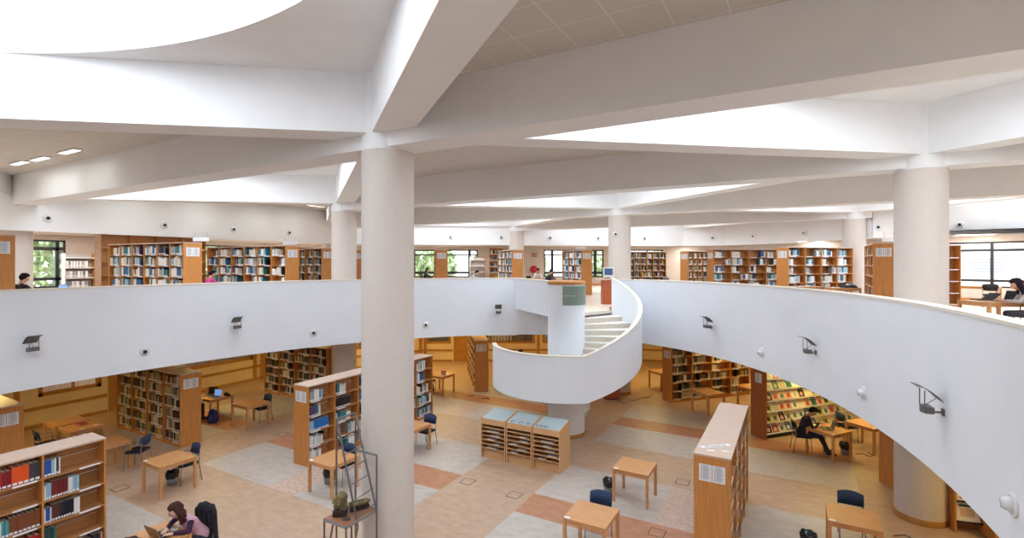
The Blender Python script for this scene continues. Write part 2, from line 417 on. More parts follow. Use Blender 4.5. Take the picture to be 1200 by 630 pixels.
def clipseg(p, q):
    n = 200; ok = [t / n for t in range(n + 1) if inside(p[0] + (q[0] - p[0]) * t / n, p[1] + (q[1] - p[1]) * t / n)]
    if not ok: return None
    a, b_ = ok[0], ok[-1]
    return ((p[0] + (q[0] - p[0]) * a, p[1] + (q[1] - p[1]) * a), (p[0] + (q[0] - p[0]) * b_, p[1] + (q[1] - p[1]) * b_))
for i in range(-2, 3):
    for k in range(-2, 5):
        if (i + k) % 2: continue
        p = (A_ * i, Y0 + B_ * k)
        for s_ in (-1, 1):
            q = (p[0] + A_ * s_, p[1] + B_)
            c = clipseg(p, q)
            if not c: continue
            L = math.hypot(c[1][0] - c[0][0], c[1][1] - c[0][1])
            if L < .5: continue
            struct(MB().obox(c[0], (c[1][0] - c[0][0], c[1][1] - c[0][1]), L, .62, 7.5, 8.56, white), 'beam')
# ceilings: near half of each bay tiled, far half with a half-moon rooflight
lights = []
R_ = 7.65; RC = -3.42
for i in range(-2, 3):
    for k in range(-2, 5):
        if (i + k) % 2 == 0: continue
        cx, cy = A_ * i, Y0 + B_ * k
        if (i, k) != (2, 3):
            t = MB(); t.prism([(cx - A_, cy), (cx + A_, cy), (cx, cy - B_)], 8.17, 8.3, tiles); struct(t, 'ceiling')
        else:
            hh = [(cx - 5.6, cy - .5), (cx + 1, cy - .5), (cx + 1, cy - 4.4), (cx - 1.2, cy - 4.4)]
            struct(fill([(cx - A_, cy), (cx + A_, cy), (cx, cy - B_)], hh, 8.5, 9.2, white, white, white, white), 'ceiling')
        if (i, k) == (-2, 1):
            t = MB(); t.prism([(cx - A_, cy), (cx + A_, cy), (cx, cy + B_)], 8.17, 8.3, tiles); struct(t, 'ceiling'); continue
        tri = [(cx - A_, cy), (cx + A_, cy), (cx, cy + B_)]
        hole = []
        a0 = math.asin((.36 - RC) / R_)
        for j in range(61):
            a = a0 + (PI - 2 * a0) * j / 60; hole.append((cx + R_ * math.cos(a), cy + RC + R_ * math.sin(a)))
        struct(fill(tri, hole, 8.5, 9.2, white, white, white, white), 'ceiling')
        if -8 < cy < 28 and (inside(cx, cy + 1) or abs(abs(cx) - 17.04) < .1 and cy < 20): lights.append((cx, cy))
# strip lights added to brighten the left fascia, then the tiled bay's own row
for (x, y, l) in ((-14.6, 9.6, 'nearest'), (-14.7, 12.2, 'second'), (-14.6, 14.8, 'third'), (-14.6, 17.0, 'farthest')):
    t = thing('strip_light', 'slim strip light added to brighten the left fascia, %s of four' % l, 'ceiling light', (x, y, 8.165), PI / 2, 'strip lights added to brighten the left fascia')
    MB().box(-.5, .5, -.1, .1, -.03, 0, wgrey).obj('housing', t); MB().box(-.46, .46, -.075, .075, -.034, -.029, mat('lamp_louvre', (255, 250, 240), .4, emit=2.0)).obj('louvre', t)
for (x, y) in ((-13.0, 5.55), (-11.75, 5.6), (-9.9, 5.6)):
    t = thing('strip_light', {-13.0: 'slim ceiling strip light nearest the left wall', -11.75: 'slim ceiling strip light, middle one of the row of three', -9.9: 'slim ceiling strip light nearest the tall near pillar'}[x], 'ceiling light', (x, y, 8.165), 0, 'strip lights in the tiled ceiling')
    MB().box(-.5, .5, -.1, .1, -.03, 0, wgrey).obj('housing', t)
    g = MB()
    for q in range(6): g.box(-.46 + q * .155, -.33 + q * .155, -.075, .075, -.034, -.029, mat('lamp_louvre', (255, 250, 240), .4, emit=2.0))
    g.obj('louvre', t)
# ------------------------------------------------------------------ staircase
SC = (0.0, 14.5); R_IN = .575; R_O = 2.3; WT = .1
def sp_pt(r, a): return (SC[0] + r * math.cos(a), SC[1] + r * math.sin(a))
st = thing('spiral_staircase', 'white spiral staircase with curved parapet winding around a round core', 'staircase', (0, 0, 0))
rad = math.radians
AT, AL, AM, AE = rad(69), rad(-54), rad(-152), rad(-268)   # top, landing start, landing end, foot
NR = 11; RH = (ZM / 2) / NR
core = MB(); core.lathe([(R_IN, 0), (R_IN, 4.64)], ringw, 64, (SC[0], SC[1], 0)); core.obj('core', st)
bs = MB(); bs.lathe([(R_IN + .015, 0), (R_IN + .015, .1), (R_IN, .105)], must, 64, (SC[0], SC[1], 0)); bs.obj('core_skirting', st)
rim = MB(); rim.lathe([(0, 4.74), (R_IN + .02, 4.74), (R_IN + .02, 4.64), (0, 4.64)], oak, 64, (SC[0], SC[1], 0)); rim.obj('wooden_rim', st)
gp = MB(); n = 22
for j in range(n):
    a = rad(-77 + 100 * j / n); b_ = rad(-77 + 100 * (j + .82) / n)
    for z0, z1 in ((4.02, 4.30), (4.32, 4.6)):
        vs = [(*sp_pt(r, q), z) for z in (z0, z1) for r, q in ((R_IN, a), (R_IN + .03, a), (R_IN + .03, b_), (R_IN, b_))]
        gp.add(vs, [(0, 3, 2, 1), (4, 5, 6, 7), (0, 1, 5, 4), (1, 2, 6, 5), (2, 3, 7, 6), (3, 0, 4, 7)], fluted)
gp.obj('fluted_glass_panel', st)
def wedge(mb, a0, a1, z0, z1, m, r0=R_IN - .02, r1=R_O - .02, n=5):
    poly = [sp_pt(r1, a0 + (a1 - a0) * j / n) for j in range(n + 1)] + [sp_pt(r0, a1 + (a0 - a1) * j / n) for j in range(n + 1)]
    mb.prism(poly, z0, z1, m)
da = (AT - AL) / (NR - 1)
for j in range(NR - 1):
    z = ZM - RH * (j + 1); a0 = AT - da * j
    mb = MB(); wedge(mb, a0 - da, a0, z - .2, z - .03, stepm); wedge(mb, a0 - da - rad(.6), a0, z - .03, z, nosing); mb.obj('step', st)
zl = ZM - RH * NR
mb = MB(); wedge(mb, AM, AL, zl - .22, zl, stepm, n=24); mb.obj('landing', st)
db = (AM - AE) / (NR - 1)
for j in range(NR - 1):
    z = zl - RH * (j + 1); a0 = AM - db * j
    mb = MB(); wedge(mb, a0 - db, a0, max(0, z - .2), z - .03, stepm); wedge(mb, a0 - db - rad(.6), a0, z - .03, z, nosing); mb.obj('step', st)
def zcurve(a):
    if a >= AL: q = (AT - a) / (AT - AL); return ZM - q * (ZM - zl)
    if a >= AM: return zl
    q = (AM - a) / (AM - AE); return zl - q * (zl - .0)
def zt_(a):
    return zcurve(a) + 1.06 - .14 * min(1, max(0, (AT - a) / (AT - AL)))
def zb_(a):
    q = min(1, max(0, (AT - a) / (AT - AL)))
    return max(0, zcurve(a) - (.65 - .33 * q))
sw = MB(); cp = MB(); n = 150
def sheet(mb, a0, a1, n, r0, r1, fb, ft, m):
    vs = []
    for j in range(n + 1):
        a = a0 + (a1 - a0) * j / n
        for r, z in ((r1, fb(a)), (r0, fb(a)), (r0, ft(a)), (r1, ft(a))): vs.append((*sp_pt(r, a), z))
    fs = []
    for i in range(n):
        for k in range(4): fs.append((4 * i + k, 4 * i + (k + 1) % 4, 4 * i + 4 + (k + 1) % 4, 4 * i + 4 + k))
    fs += [(3, 2, 1, 0), (4 * n, 4 * n + 1, 4 * n + 2, 4 * n + 3)]
    mb.add(vs, fs, m, False)
sheet(sw, AT, AE, n, R_O - WT, R_O, zb_, zt_, ringw)
o = sw.obj('outer_parapet', st)
for p in o.data.polygons: p.use_smooth = True
o.modifiers.new('es', 'EDGE_SPLIT').split_angle = rad(30)
sheet(cp, AT, AE, n, R_O - WT - .015, R_O + .015, zt_, lambda a: zt_(a) + .035, capm); cp.obj('parapet_cap', st)
so = MB(); sheet(so, AT, AE, n, R_IN - .03, R_O - WT + .01, lambda a: max(0.0, zb_(a)), lambda a: max(.01, zb_(a) + .12), white); so.obj('soffit', st)
# bridging slab from the oval edge to the core
eL = ell(t_of(-2.75), .1); eR = ell(t_of(1.45), .1)
arc = [ell(t_of(-2.75 + 4.0 * j / 14), .1) for j in range(15)]
pts = [sp_pt(R_O, AT)] + arc[::-1] + [sp_pt(R_IN, rad(180))] + [sp_pt(R_IN, rad(180 - (180 - 66) * j / 8)) for j in range(1, 9)]
mb = MB(); mb.prism(pts, 3.6, ZM + .002, stepm); mb.obj('bridge_slab', st)
def bal(p0, p1, zb=3.6):
    mb = MB(); d = (p1[0] - p0[0], p1[1] - p0[1]); L = math.hypot(*d)
    mb.obox(p0, d, L, .13, zb, 4.71, ringw); mb.obox(p0, d, L, .16, 4.71, 4.745, capm); mb.obj('bridge_parapet', st)
bal(ell(t_of(-2.78), .08), sp_pt(R_IN + .0, rad(180)))
q = sp_pt(R_O - WT / 2, AT); bal(ell(t_of(1.5), .1), (q[0], q[1]))
mb = MB(); mb.obox((q[0] - .1, q[1] - .02), (ell(t_of(1.5))[0] - q[0], ell(t_of(1.5))[1] - q[1]), .5, .03, ZM, ZM + .1, oak); mb.obj('skirting', st)

# ------------------------------------------------------------------ light
LG = []
def area(name, loc, sx, sy, power, col=(1, 1, 1), rot=(0, 0, 0), shape='RECTANGLE', spread=PI):
    l = bpy.data.lights.new(name, 'AREA'); l.shape = shape; l.size = sx; l.size_y = sy; l.energy = power; l.color = col; l.spread = spread
    o = bpy.data.objects.new(name, l); COL.objects.link(o); o.location = loc; o.rotation_euler = rot; return o
SKYW = 3.55
for cx, cy in lights:
    w, h = 13.4, 4.4
    area('rooflight', (cx, cy + .2 + h / 2, 9.22), w, h, SKYW * PI * w * h, (.84, .93, 1.0))
UW = 44
for (x, y) in [(-11.6, 0), (-11.6, 4.5), (-11.8, 10), (-11.8, 14.5), (-11.2, 18), (-8.5, 20), (-5.5, 19.5), (-3.5, 22.5), (0.8, 22.5), (4, 21), (4.5, 25), (8.2, 20.5), (10.6, 16.5), (10.5, 11.5), (11.5, 5), (11, 0), (-7.4,17.2), (7,17.5), (13.5, 13)]:
    area('downlight_warm', (x, y, 2.63), .9, .9, UW, (1, .73, .24))
for (x, y) in [(-18.4, 2), (-18.4, 9), (-18.4, 16), (-18, 23), (-12.5, 27.2), (-6.5, 31.2), (-1, 35), (7, 30.6), (12.5, 26.9), (18.5, 20), (18.5, 12), (18.5, 4)]:
    area('gallery_fill', (x, y, 6.43), 1.2, 1.2, 75, (1, .9, .78))  # fill lamps added to brighten the gallery, no fittings behind them
area('rooflight', (15, 24.2, 9.22), 6.6, 4, SKYW * PI * 26, (.84, .93, 1.0))
struct(MB().box(-24, 26, -9.3, 36, 10.0, 10.2, white), 'ceiling')  # unseen slab added over the rooflight lamps to block light from outside
def sky_window(i, s_, L, power):
    a, b_ = useg(i); d = Vector((b_[0] - a[0], b_[1] - a[1], 0)).normalized(); n_ = Vector((-d.y, d.x, 0))   # outwards
    c = Vector((a[0], a[1], 0)) + d * s_ + n_ * 1.5; c.z = 7.9
    area('window_daylight', c, L, 2.2, power, (.95, .98, 1.0), rot=(-n_ + Vector((0, 0, -1.15))).to_track_quat('-Z', 'Y').to_euler())
sky_window(3, 4.6, 9, 2400); sky_window(0, 17, 3, 300); sky_window(0, 27, 9, 900); sky_window(1, 5.4, 5, 260); sky_window(1, 15, 4, 220); sky_window(1, 20, 3, 120)
for x, y, e in ((-14.6, 9.6, 24), (-14.7, 12.2, 24), (-14.6, 14.8, 24), (-14.6, 17.0, 18), (-13.0, 5.3, 14), (-11.75, 5.35, 14), (-9.9, 5.35, 10)): area('strip_lamp', (x, y, 8.1), .9, .18, e, (.95, 1, .98))  # the lamps along the left fascia are added to light it
for x, y in ((-17, 10), (-17, 4), (-8.5, 27.5), (-2, 30.6)): area('corridor_lamp', (x, y, 2.6), 1.2, 1.2, 45, (1, .9, .7))
Wd = bpy.data.worlds.new('World'); S.world = Wd; Wd.use_nodes = True
nt = Wd.node_tree; bg = nt.nodes['Background']
tc = nt.nodes.new('ShaderNodeTexCoord'); sx = nt.nodes.new('ShaderNodeSeparateXYZ'); cr = nt.nodes.new('ShaderNodeValToRGB')
cr.color_ramp.elements[0].position = .45; cr.color_ramp.elements[0].color = (.80, .84, .86, 1)
cr.color_ramp.elements[1].position = .62; cr.color_ramp.elements[1].color = (.93, .97, 1, 1)
mp = nt.nodes.new('ShaderNodeMapRange'); mp.inputs['From Min'].default_value = -1
nt.links.new(tc.outputs['Generated'], sx.inputs[0]); nt.links.new(sx.outputs['Z'], mp.inputs['Value']); nt.links.new(mp.outputs[0], cr.inputs[0])
nt.links.new(cr.outputs[0], bg.inputs['Color']); bg.inputs['Strength'].default_value = 5.0

# ------------------------------------------------------------------ camera
cd = bpy.data.cameras.new('camera'); cam = bpy.data.objects.new('camera', cd); COL.objects.link(cam)
cam.location = (6.22, 0, 5.3); cam.rotation_euler = (PI / 2, 0, rad(29.4))
cd.sensor_width = 36; cd.lens = 36 * 587 / 1200; cd.shift_y = -7 / 1200; cd.clip_start = .05; cd.clip_end = 300
S.camera = cam
S.view_settings.view_transform = 'Standard'; S.view_settings.look = 'None'; S.view_settings.gamma = 1; S.view_settings.use_curve_mapping = False
S.view_settings.exposure = 0.08
S.cycles.max_bounces = 10; S.cycles.diffuse_bounces = 6; S.cycles.sample_clamp_indirect = 8
S.cycles.use_denoising = True
# ------------------------------------------------------------------ bookcases
CACHE = {}
def cached(key, fn):
    if key not in CACHE: CACHE[key] = fn()
    return CACHE[key]
def T_(p): return rad(p)
def notice_mesh(cols):
    # sheets taped to an end panel; local plane x=0, facing -x; y centred, z from 0 down
    mb = MB(); w = .2 if cols == 2 else .24
    xs = (-.205, .005) if cols == 2 else (-.12,)
    for i, y0 in enumerate(xs):
        mb.box(-.004, 0, y0, y0 + w, -.28, 0, paper)
        for r in range(17):
            z = -.035 - r * .013; L = .07 + .06 * ((r * 7 + i * 3) % 5) / 5
            mb.box(-.0055, -.004, y0 + w - .05, y0 + w - .03, z - .006, z, ink)
            mb.box(-.0055, -.004, y0 + w - .06 - L, y0 + w - .06, z - .006, z, ink)
        mb.box(-.0055, -.004, y0 + .05, y0 + w - .04, -.022, -.014, mat('print_blue', (120, 150, 190), .8))
    return mb.mesh('notice')
CASES = []
def bookcase(name, label, group, x, y, ang, nb, bw, tiers, z0=0, h=2.1, depth=.58, sheets=2, wood=None, woodi=None, kind='double', top=None, plinth=.1, end2=True, rods=False, cat='bookcase'):
    """local +x runs away from the end panel; local +y is the left side, -y the right side when looking along +x"""
    wood = wood or oak; woodi = woodi or oakd; top = top or beech
    t = thing(name, label, cat, (x, y, z0), T_(ang), group)
    L = nb * bw + .03; D = depth / 2; TH = .028
    key = (nb, bw, tiers, h, depth, kind, wood.name, woodi.name, top.name)
    link('end_panel', cached(('ep', depth, h, wood.name), lambda: MB().box(0, TH, -D, D, 0, h - .03, wood).mesh('end_panel')), t)
    if end2: link('end_panel', CACHE[('ep', depth, h, wood.name)], t, (L - TH, 0, 0))
    def topm():
        mb = MB()
        per = 1 if nb < 2 else 2
        e = 0
        while e < nb:
            k = min(1, nb - e); mb.box(e * bw + (.002 if e else -.004), (e + k) * bw + (.0 if e + k < nb else .034), -D - .004, D + .004, h - .03, h, top); e += k
        return mb.mesh('top_board')
    link('top_board', cached(('top',) + key, topm), t)
    link('plinth', cached(('pl',) + key, lambda: MB().box(.03, L - .03, -D + .03, D - .03, 0, plinth, wood).mesh('plinth')), t)
    bk = (-.008, .008) if kind == 'double' else (D - .02, D - .004)
    link('back_panel', cached(('bk',) + key, lambda: MB().box(.02, L - .02, bk[0], bk[1], plinth, h - .03, woodi).mesh('back_panel')), t)
    for i in range(1, nb):
        link('upright', cached(('up', depth, h, wood.name), lambda: MB().box(-TH / 2, TH / 2, -D, D, 0, h - .03, wood).mesh('upright')), t, (i * bw + .015, 0, 0))
    step = (h - .03 - plinth) / tiers
    def shm():
        mb = MB().box(TH, bw, -D + .006, D - .006, -.024, 0, woodi)
        for sg in (-1, 1):
            yy = (D - .005) * sg; mb.box(TH + .06, bw * .45, min(yy, yy + .006 * sg), max(yy, yy + .006 * sg), -.026, .004, paper)
            if rods: mb.box(TH, bw, sg * .03 - .004, sg * .03 + .004, .2, .208, paper)
        return mb.mesh('shelf')
    for i in range(nb):
        for k in range(tiers):
            link('shelf', cached(('sh',) + key + (rods,), shm), t, (i * bw, 0, plinth + step * k + (.024 if k == 0 else 0)))
    if sheets: link('notice_sheet', cached(('no', sheets), lambda: notice_mesh(sheets)), t, (-.0, 0, h - .16), label='printed white index sheets')
    c = dict(t=t, x=x, y=y, ang=T_(ang), nb=nb, bw=bw, tiers=tiers, z0=z0, h=h, D=D, step=step, pl=plinth, TH=TH, kind=kind)
    CASES.append(c); return c
# book colours
PAL = {
 'mixed': [('white', (232, 230, 226), 9), ('cream', (216, 204, 178), 5), ('grey', (150, 150, 152), 3), ('blue', (40, 90, 160), 4), ('light blue', (110, 168, 206), 3), ('teal', (24, 120, 130), 4), ('dark red', (130, 28, 34), 2), ('navy', (28, 34, 64), 3), ('green', (40, 104, 74), 2), ('black', (28, 26, 30), 3), ('brown', (104, 66, 48), 2), ('orange', (220, 110, 40), 1), ('yellow', (222, 190, 70), 1)],
 'cold': [('white', (232, 232, 230), 9), ('light blue', (150, 190, 208), 4), ('teal', (44, 122, 134), 4), ('blue', (52, 96, 150), 3), ('grey', (150, 156, 162), 5), ('navy', (34, 40, 66), 2), ('cream', (216, 206, 188), 7), ('green', (52, 112, 96), 1), ('purple', (84, 60, 110), 1), ('black', (26, 26, 30), 1)],
 'old': [('black', (34, 30, 32), 5), ('brown', (92, 70, 56), 5), ('cream', (176, 162, 136), 6), ('grey', (120, 116, 108), 6), ('dark red', (100, 40, 38), 1), ('green', (52, 72, 58), 3), ('white', (206, 200, 186), 4), ('navy', (36, 40, 60), 2), ('yellow', (190, 160, 70), 1)],
}
BM = {}
for pn in PAL.values():
    for n_, c_, w_ in pn: BM.setdefault((n_, c_), mat('book_' + n_.replace(' ', '_') + '_%d' % len(BM), c_, .55))
pages = mat('book_pages', (226, 220, 204), .8)
def book_mesh(cm):
    """unit book: x thickness 0..1, y depth 0..1 (spine at y=0), z height 0..1; covers, hollow-edged page block, spine label"""
    mb = MB()
    mb.box(0, .1, 0, 1, 0, 1, cm); mb.box(.9, 1, 0, 1, 0, 1, cm)
    mb.add([(0, 0, 0), (.5, -.03, 0), (1, 0, 0), (1, .04, 0), (0, .04, 0), (0, 0, 1), (.5, -.03, 1), (1, 0, 1), (1, .04, 1), (0, .04, 1)],
           [(4, 3, 2, 1, 0), (5, 6, 7, 8, 9), (0, 1, 6, 5), (1, 2, 7, 6), (2, 3, 8, 7), (3, 4, 9, 8), (4, 0, 5, 9)], cm)
    mb.box(.1, .9, .04, .96, .015, .985, pages)
    mb.add([(.12, -.034, .04), (.5, -.045, .04), (.88, -.034, .04), (.12, -.034, .17), (.5, -.045, .17), (.88, -.034, .17)], [(0, 1, 4, 3), (1, 2, 5, 4)], paper)
    return mb.mesh('book')
INDIV = []; BULK = MB()
ORD = ['first', 'second', 'third', 'fourth', 'fifth', 'sixth', 'seventh', 'eighth', 'ninth', 'tenth', 'eleventh', 'twelfth', 'thirteenth', 'fourteenth', 'fifteenth', 'sixteenth', 'seventeenth', 'eighteenth', 'nineteenth', 'twentieth', 'twenty-first', 'twenty-second', 'twenty-third', 'twenty-fourth', 'twenty-fifth']
SHN = ['top', 'second', 'third', 'fourth', 'fifth', 'sixth']
def put_books(c, side, bays, pal, dens=(.35, .95), seed=1, indiv=None, spec=None, tiers=None, right=0.25):
    """side +1: the case's +y face, -1: its -y face. Books start from the viewer's left."""
    R = random.Random(seed); P = PAL[pal]; tot = sum(w for _, _, w in P)
    ca, sa = math.cos(c['ang']), math.sin(c['ang'])
    for bi, b_ in enumerate(bays):
        x0 = b_ * c['bw'] + c['TH'] + .012; x1 = (b_ + 1) * c['bw'] + .0
        for tk in range(c['tiers']):          # tk 0 = top
            if tiers and tk not in tiers: continue
            k = c['tiers'] - 1 - tk
            z = c['z0'] + c['pl'] + c['step'] * k + (.024 if k == 0 else 0) + .001
            maxh = c['step'] - .05
            row = []
            if spec is not None and (b_, tk) in spec:
                for nm, cc, n_, th, hh in spec[(b_, tk)][0]:
                    for q in range(n_): row.append((nm, cc, th, hh))
                gap_right = spec[(b_, tk)][1]
            else:
                fillw = (x1 - x0 - .02) * R.uniform(*dens); w = 0; run = 0
                while w < fillw:
                    if run <= 0:
                        r = R.uniform(0, tot)
                        for nm, cc, ww in P:
                            r -= ww
                            if r <= 0: break
                        run = R.choice((1, 1, 1, 2, 2, 3, 5)); th = R.uniform(.02, .05); hh = R.uniform(.22, min(.31, maxh))
                    run -= 1
                    t_ = th * R.uniform(.95, 1.05)
                    if w + t_ > fillw: break
                    row.append((nm, cc, t_, min(maxh, hh * R.uniform(.97, 1.03)))); w += t_
                gap_right = R.random() < right
            tw = sum(r[2] for r in row)
            # viewer's left: for side -1 the viewer looks along +y so left = +x small ; for +1 left = large x
            flip = gap_right
            pos = (x1 - .006 - tw) if (side == -1) == flip else x0
            if tw > x1 - x0 - .01: row = row[:int(len(row) * (x1 - x0 - .02) / tw)]
            seq = row if side == -1 else row[::-1]
            nrow = len(row)
            for j, (nm, cc, th, hh) in enumerate(seq):
                dp = R.uniform(.16, .21) if spec is None else .2
                ysp = c['D'] - .03 - R.uniform(0, .015)
                lx = pos; pos += th
                idx = j if side == -1 else nrow - 1 - j
                if side == -1: px, py, rz = lx, -ysp, 0
                else: px, py, rz = lx + th, ysp, PI
                wx = c['x'] + ca * px - sa * py; wy = c['y'] + sa * px + ca * py
                if indiv and len(INDIV) < 298:
                    key = ('book', nm, cc)
                    if (nm, cc) not in BM: BM[(nm, cc)] = mat('book_' + nm.replace(' ', '_') + '_%d' % len(BM), cc, .5)
                    me = cached(key, lambda: book_mesh(BM[(nm, cc)]))
                    bn = indiv[1][bi]
                    lab = '%s book %s from left, %s shelf, %s, %s' % (nm, ORD[min(idx, 24)], SHN[tk], bn, indiv[0])
                    o = link('book', me, None, (wx, wy, z), c['ang'] + rz, scale=(th - .001, dp, hh), label=lab, cat='book', group='books in the ' + indiv[0])
                    INDIV.append(o)
                else:
                    m = BM.get((nm, cc)) or BM.setdefault((nm, cc), mat('book_' + nm.replace(' ', '_') + '_%d' % len(BM), cc, .5))
                    M = Matrix.Translation((wx, wy, z)) @ Matrix.Rotation(c['ang'] + rz, 4, 'Z')
                    BULK.box(0, th - .001, 0, dp, 0, hh, m, M)
                    BULK.add([M @ Vector(v) for v in ((th * .1, -.001, .012), (th * .9, -.001, .012), (th * .9, -.001, .05), (th * .1, -.001, .05))], [(0, 1, 2, 3)], paper)
GL = 'oak bookcases on the lower floor'; GU = 'oak bookcases on the gallery'
# --- lower floor
c1 = bookcase('bookcase', 'long oak bookcase half filled with reference volumes at the near left corner', GL, -5.07, 4.35, 270, 5, .87, 5, rods=True, sheets=0)
c2 = bookcase('bookcase', 'oak bookcase with blue and white books behind the ladder sculpture', GL, -5.04, 8.72, 90, 6, .85, 5, rods=True, sheets=2)
c10 = bookcase('bookcase', 'oak bookcase with a paper name strip lying on its pale top', GL, 5.03, 8.88, 90, 4, .87, 5)
c3 = bookcase('bookcase', 'oak bookcase of dark old volumes left of the cleared study table', GL, -9.09, 8.12, 180, 4, .935, 6)
c4 = bookcase('bookcase', 'oak bookcase of old volumes across the back beside the far left pillar', GL, -9.03, 13.22, 180, 4, .92, 6, sheets=0)
c0 = bookcase('bookcase', 'oak bookcase end with two notices under the gallery at the left edge', GL, -9.1, 4.2, 180, 3, .93, 6)
c5 = bookcase('bookcase', 'oak bookcase seen end-on under the gallery left of the stairs', GL, -5.03, 17.4, 129, 4, .95, 6)
c6 = bookcase('bookcase', 'golden oak bookcase half empty under the gallery right of the stairs', GL, 1.97, 19.66, 49, 4, .93, 6)
c8 = bookcase('bookcase', 'plain oak bookcase end just left of the big right pillar downstairs', GL, 8.2, 14.75, 40, 3, .93, 6, sheets=0)
RB = {}
reds = ('dark red', (140, 20, 30)); org = ('orange', (228, 84, 28))
BKC = {'wn': ('black and white', (60, 60, 66)), 'bl': ('blue', (30, 84, 170)), 'w': ('white', (232, 232, 232)), 'lb': ('pale blue', (150, 190, 214)), 'dr': ('black-topped red', (110, 28, 26)), 'br': ('brown', (84, 44, 34)), 'nv': ('navy', (24, 26, 44)), 'dt': ('dark teal', (30, 70, 76)), 'tn': ('tan leather', (126, 66, 36)), 'tl': ('teal', (70, 150, 156)), 'rd': ('red', (170, 24, 26)), 'pk': ('pink', (216, 150, 144)), 'gr': ('green', (60, 120, 90))}
def sp_(*a): return [(BKC[k][0], BKC[k][1], n_, th, hh) for k, n_, th, hh in a]
# viewer stands on the +x side of case 1 (its +y local face); bay 0 is the far right one
spec1 = {(0, 0): (sp_(('bl', 2, .05, .27), ('lb', 1, .04, .26), ('w', 1, .025, .28), ('wn', 1, .035, .28), ('w', 1, .02, .28)), False),
 (0, 1): (sp_(('w', 1, .03, .25), ('lb', 2, .035, .27), ('dr', 6, .038, .29), ('w', 2, .03, .27), ('lb', 2, .045, .27)), False),
 (0, 2): (sp_(('w', 1, .025, .24), ('bl', 2, .03, .25), ('w', 1, .02, .25), ('br', 3, .04, .28), ('nv', 5, .036, .28), ('w', 2, .045, .27)), False),
 (0, 3): (sp_(('dt', 4, .035, .3), ('gr', 1, .03, .28)), False),
 (0, 4): (sp_(('w', 2, .03, .2), ('nv', 3, .04, .26), ('pk', 1, .03, .26)), True),
 (1, 0): (sp_(('rd', 1, .04, .27), ('dr', 2, .05, .28), ('rd', 2, .06, .27)) + [('dark red', (130, 16, 30), 2, .06, .27), ('orange', (232, 84, 26), 3, .07, .3)] + sp_(('wn', 2, .07, .3)), True),
 (1, 1): (sp_(('pk', 3, .04, .27), ('w', 2, .04, .24)), False),
 (1, 2): (sp_(('w', 2, .03, .27), ('tl', 2, .04, .26), ('w', 1, .03, .26), ('tl', 2, .045, .26), ('tn', 7, .055, .28)), True),
 (1, 3): (sp_(('dt', 2, .04, .25), ('br', 3, .05, .2), ('rd', 2, .07, .26)), True),
 (1, 4): (sp_(('nv', 4, .04, .26), ('w', 2, .03, .24)), False)}
put_books(c1, 1, [0, 1], 'mixed', indiv=('near left bookcase', ['right bay', 'second bay']), spec=spec1, seed=3)
put_books(c1, 1, [2, 3, 4], 'mixed', seed=4)
spec2 = {(0, 2): ([('bright blue', (30, 110, 190), 14, .035, .27), ('pale blue', (150, 190, 214), 5, .03, .26)][::-1], False), (1, 1): ([('black', (24, 26, 28), 14, .04, .27)], False)}
put_books(c2, -1, [0, 1], 'cold', (.35, .8), indiv=('bookcase behind the ladder', ['near bay', 'second bay']), spec=spec2, seed=11, right=.5)
put_books(c2, -1, [4, 5], 'cold', (.5, .95), indiv=('bookcase behind the ladder', ['fifth bay', 'far bay']), seed=12)
put_books(c2, -1, [2, 3], 'cold', (.5, .95), seed=13)
put_books(c10, -1, [0, 1], 'mixed', (.7, 1), indiv=('name-strip bookcase', ['near bay', 'second bay']), seed=21)
put_books(c10, -1, [2, 3], 'mixed', (.75, 1), seed=22)
put_books(c3, 1, [0, 1, 2, 3], 'old', (.85, 1), indiv=('dark bookcase at left', ['right bay', 'inner right bay', 'inner left bay', 'left bay']), seed=31)
put_books(c4, 1, [0, 1, 2, 3], 'old', (.6, 1), seed=41)
put_books(c5, 1, [0, 1, 2, 3], 'old', (.8, 1), seed=51)
put_books(c6, -1, [0, 1, 2, 3], 'old', (.4, .85), seed=61)
# --- gallery
H2 = 2.25
m1 = bookcase('bookcase', 'oak bookcase end with a notice at the far left edge of the gallery', GU, -9.4, 4.14, 180, 3, .9, 6, ZM, H2)
m2 = bookcase('bookcase', 'six-bay oak bookcase of pale books at the left of the gallery', GU, -10.28, 8.81, 183, 6, .715, 6, ZM, H2)
m3 = bookcase('bookcase', 'oak bookcase behind the person in pink on the gallery', GU, -9.94, 12.15, 180, 6, .83, 6, ZM, H2)
m4 = bookcase('bookcase', 'oak bookcase partly behind the slim left pillar on the gallery', GU, -11.5, 15.1, 166, 3, .83, 6, ZM, H2)
m5 = bookcase('bookcase', 'oak bookcase end peeping out between the two left pillars', GU, -12.7, 18.0, 150, 2, .83, 6, ZM, H2)
m6 = bookcase('bookcase', 'oak bookcase end standing in front of the back windows left of centre', GU, -8.65, 19.45, 130, 3, .83, 6, ZM, H2)
m7 = bookcase('bookcase', 'oak bookcase with white books left of the fire hose reel', GU, -5.55, 21.45, 133, 4, .83, 6, ZM, H2)
m8 = bookcase('bookcase', 'oak bookcase standing at the head of the stairs by the back windows', GU, -2.8, 23.6, 136, 3, .83, 6, ZM, H2)
m9 = bookcase('bookcase', 'narrow-bayed bookcase of dark volumes in front of the window right of the stair pillar', GU, -.3, 29.5, 210, 6, .36, 6, ZM, H2, sheets=0)
m10 = bookcase('bookcase', 'bookcase of brown volumes behind the half-empty gallery bookcases', GU, 1.0, 28.4, 58, 6, .38, 6, ZM, H2)
m11 = bookcase('bookcase', 'half-empty oak bookcase, left of the pair on the right of the gallery', GU, 2.75, 25.3, 38, 4, .9, 6, ZM, H2)
m12 = bookcase('bookcase', 'half-empty oak bookcase, right of the pair on the right of the gallery', GU, 5.8, 23.1, 49, 4, .9, 6, ZM, H2)
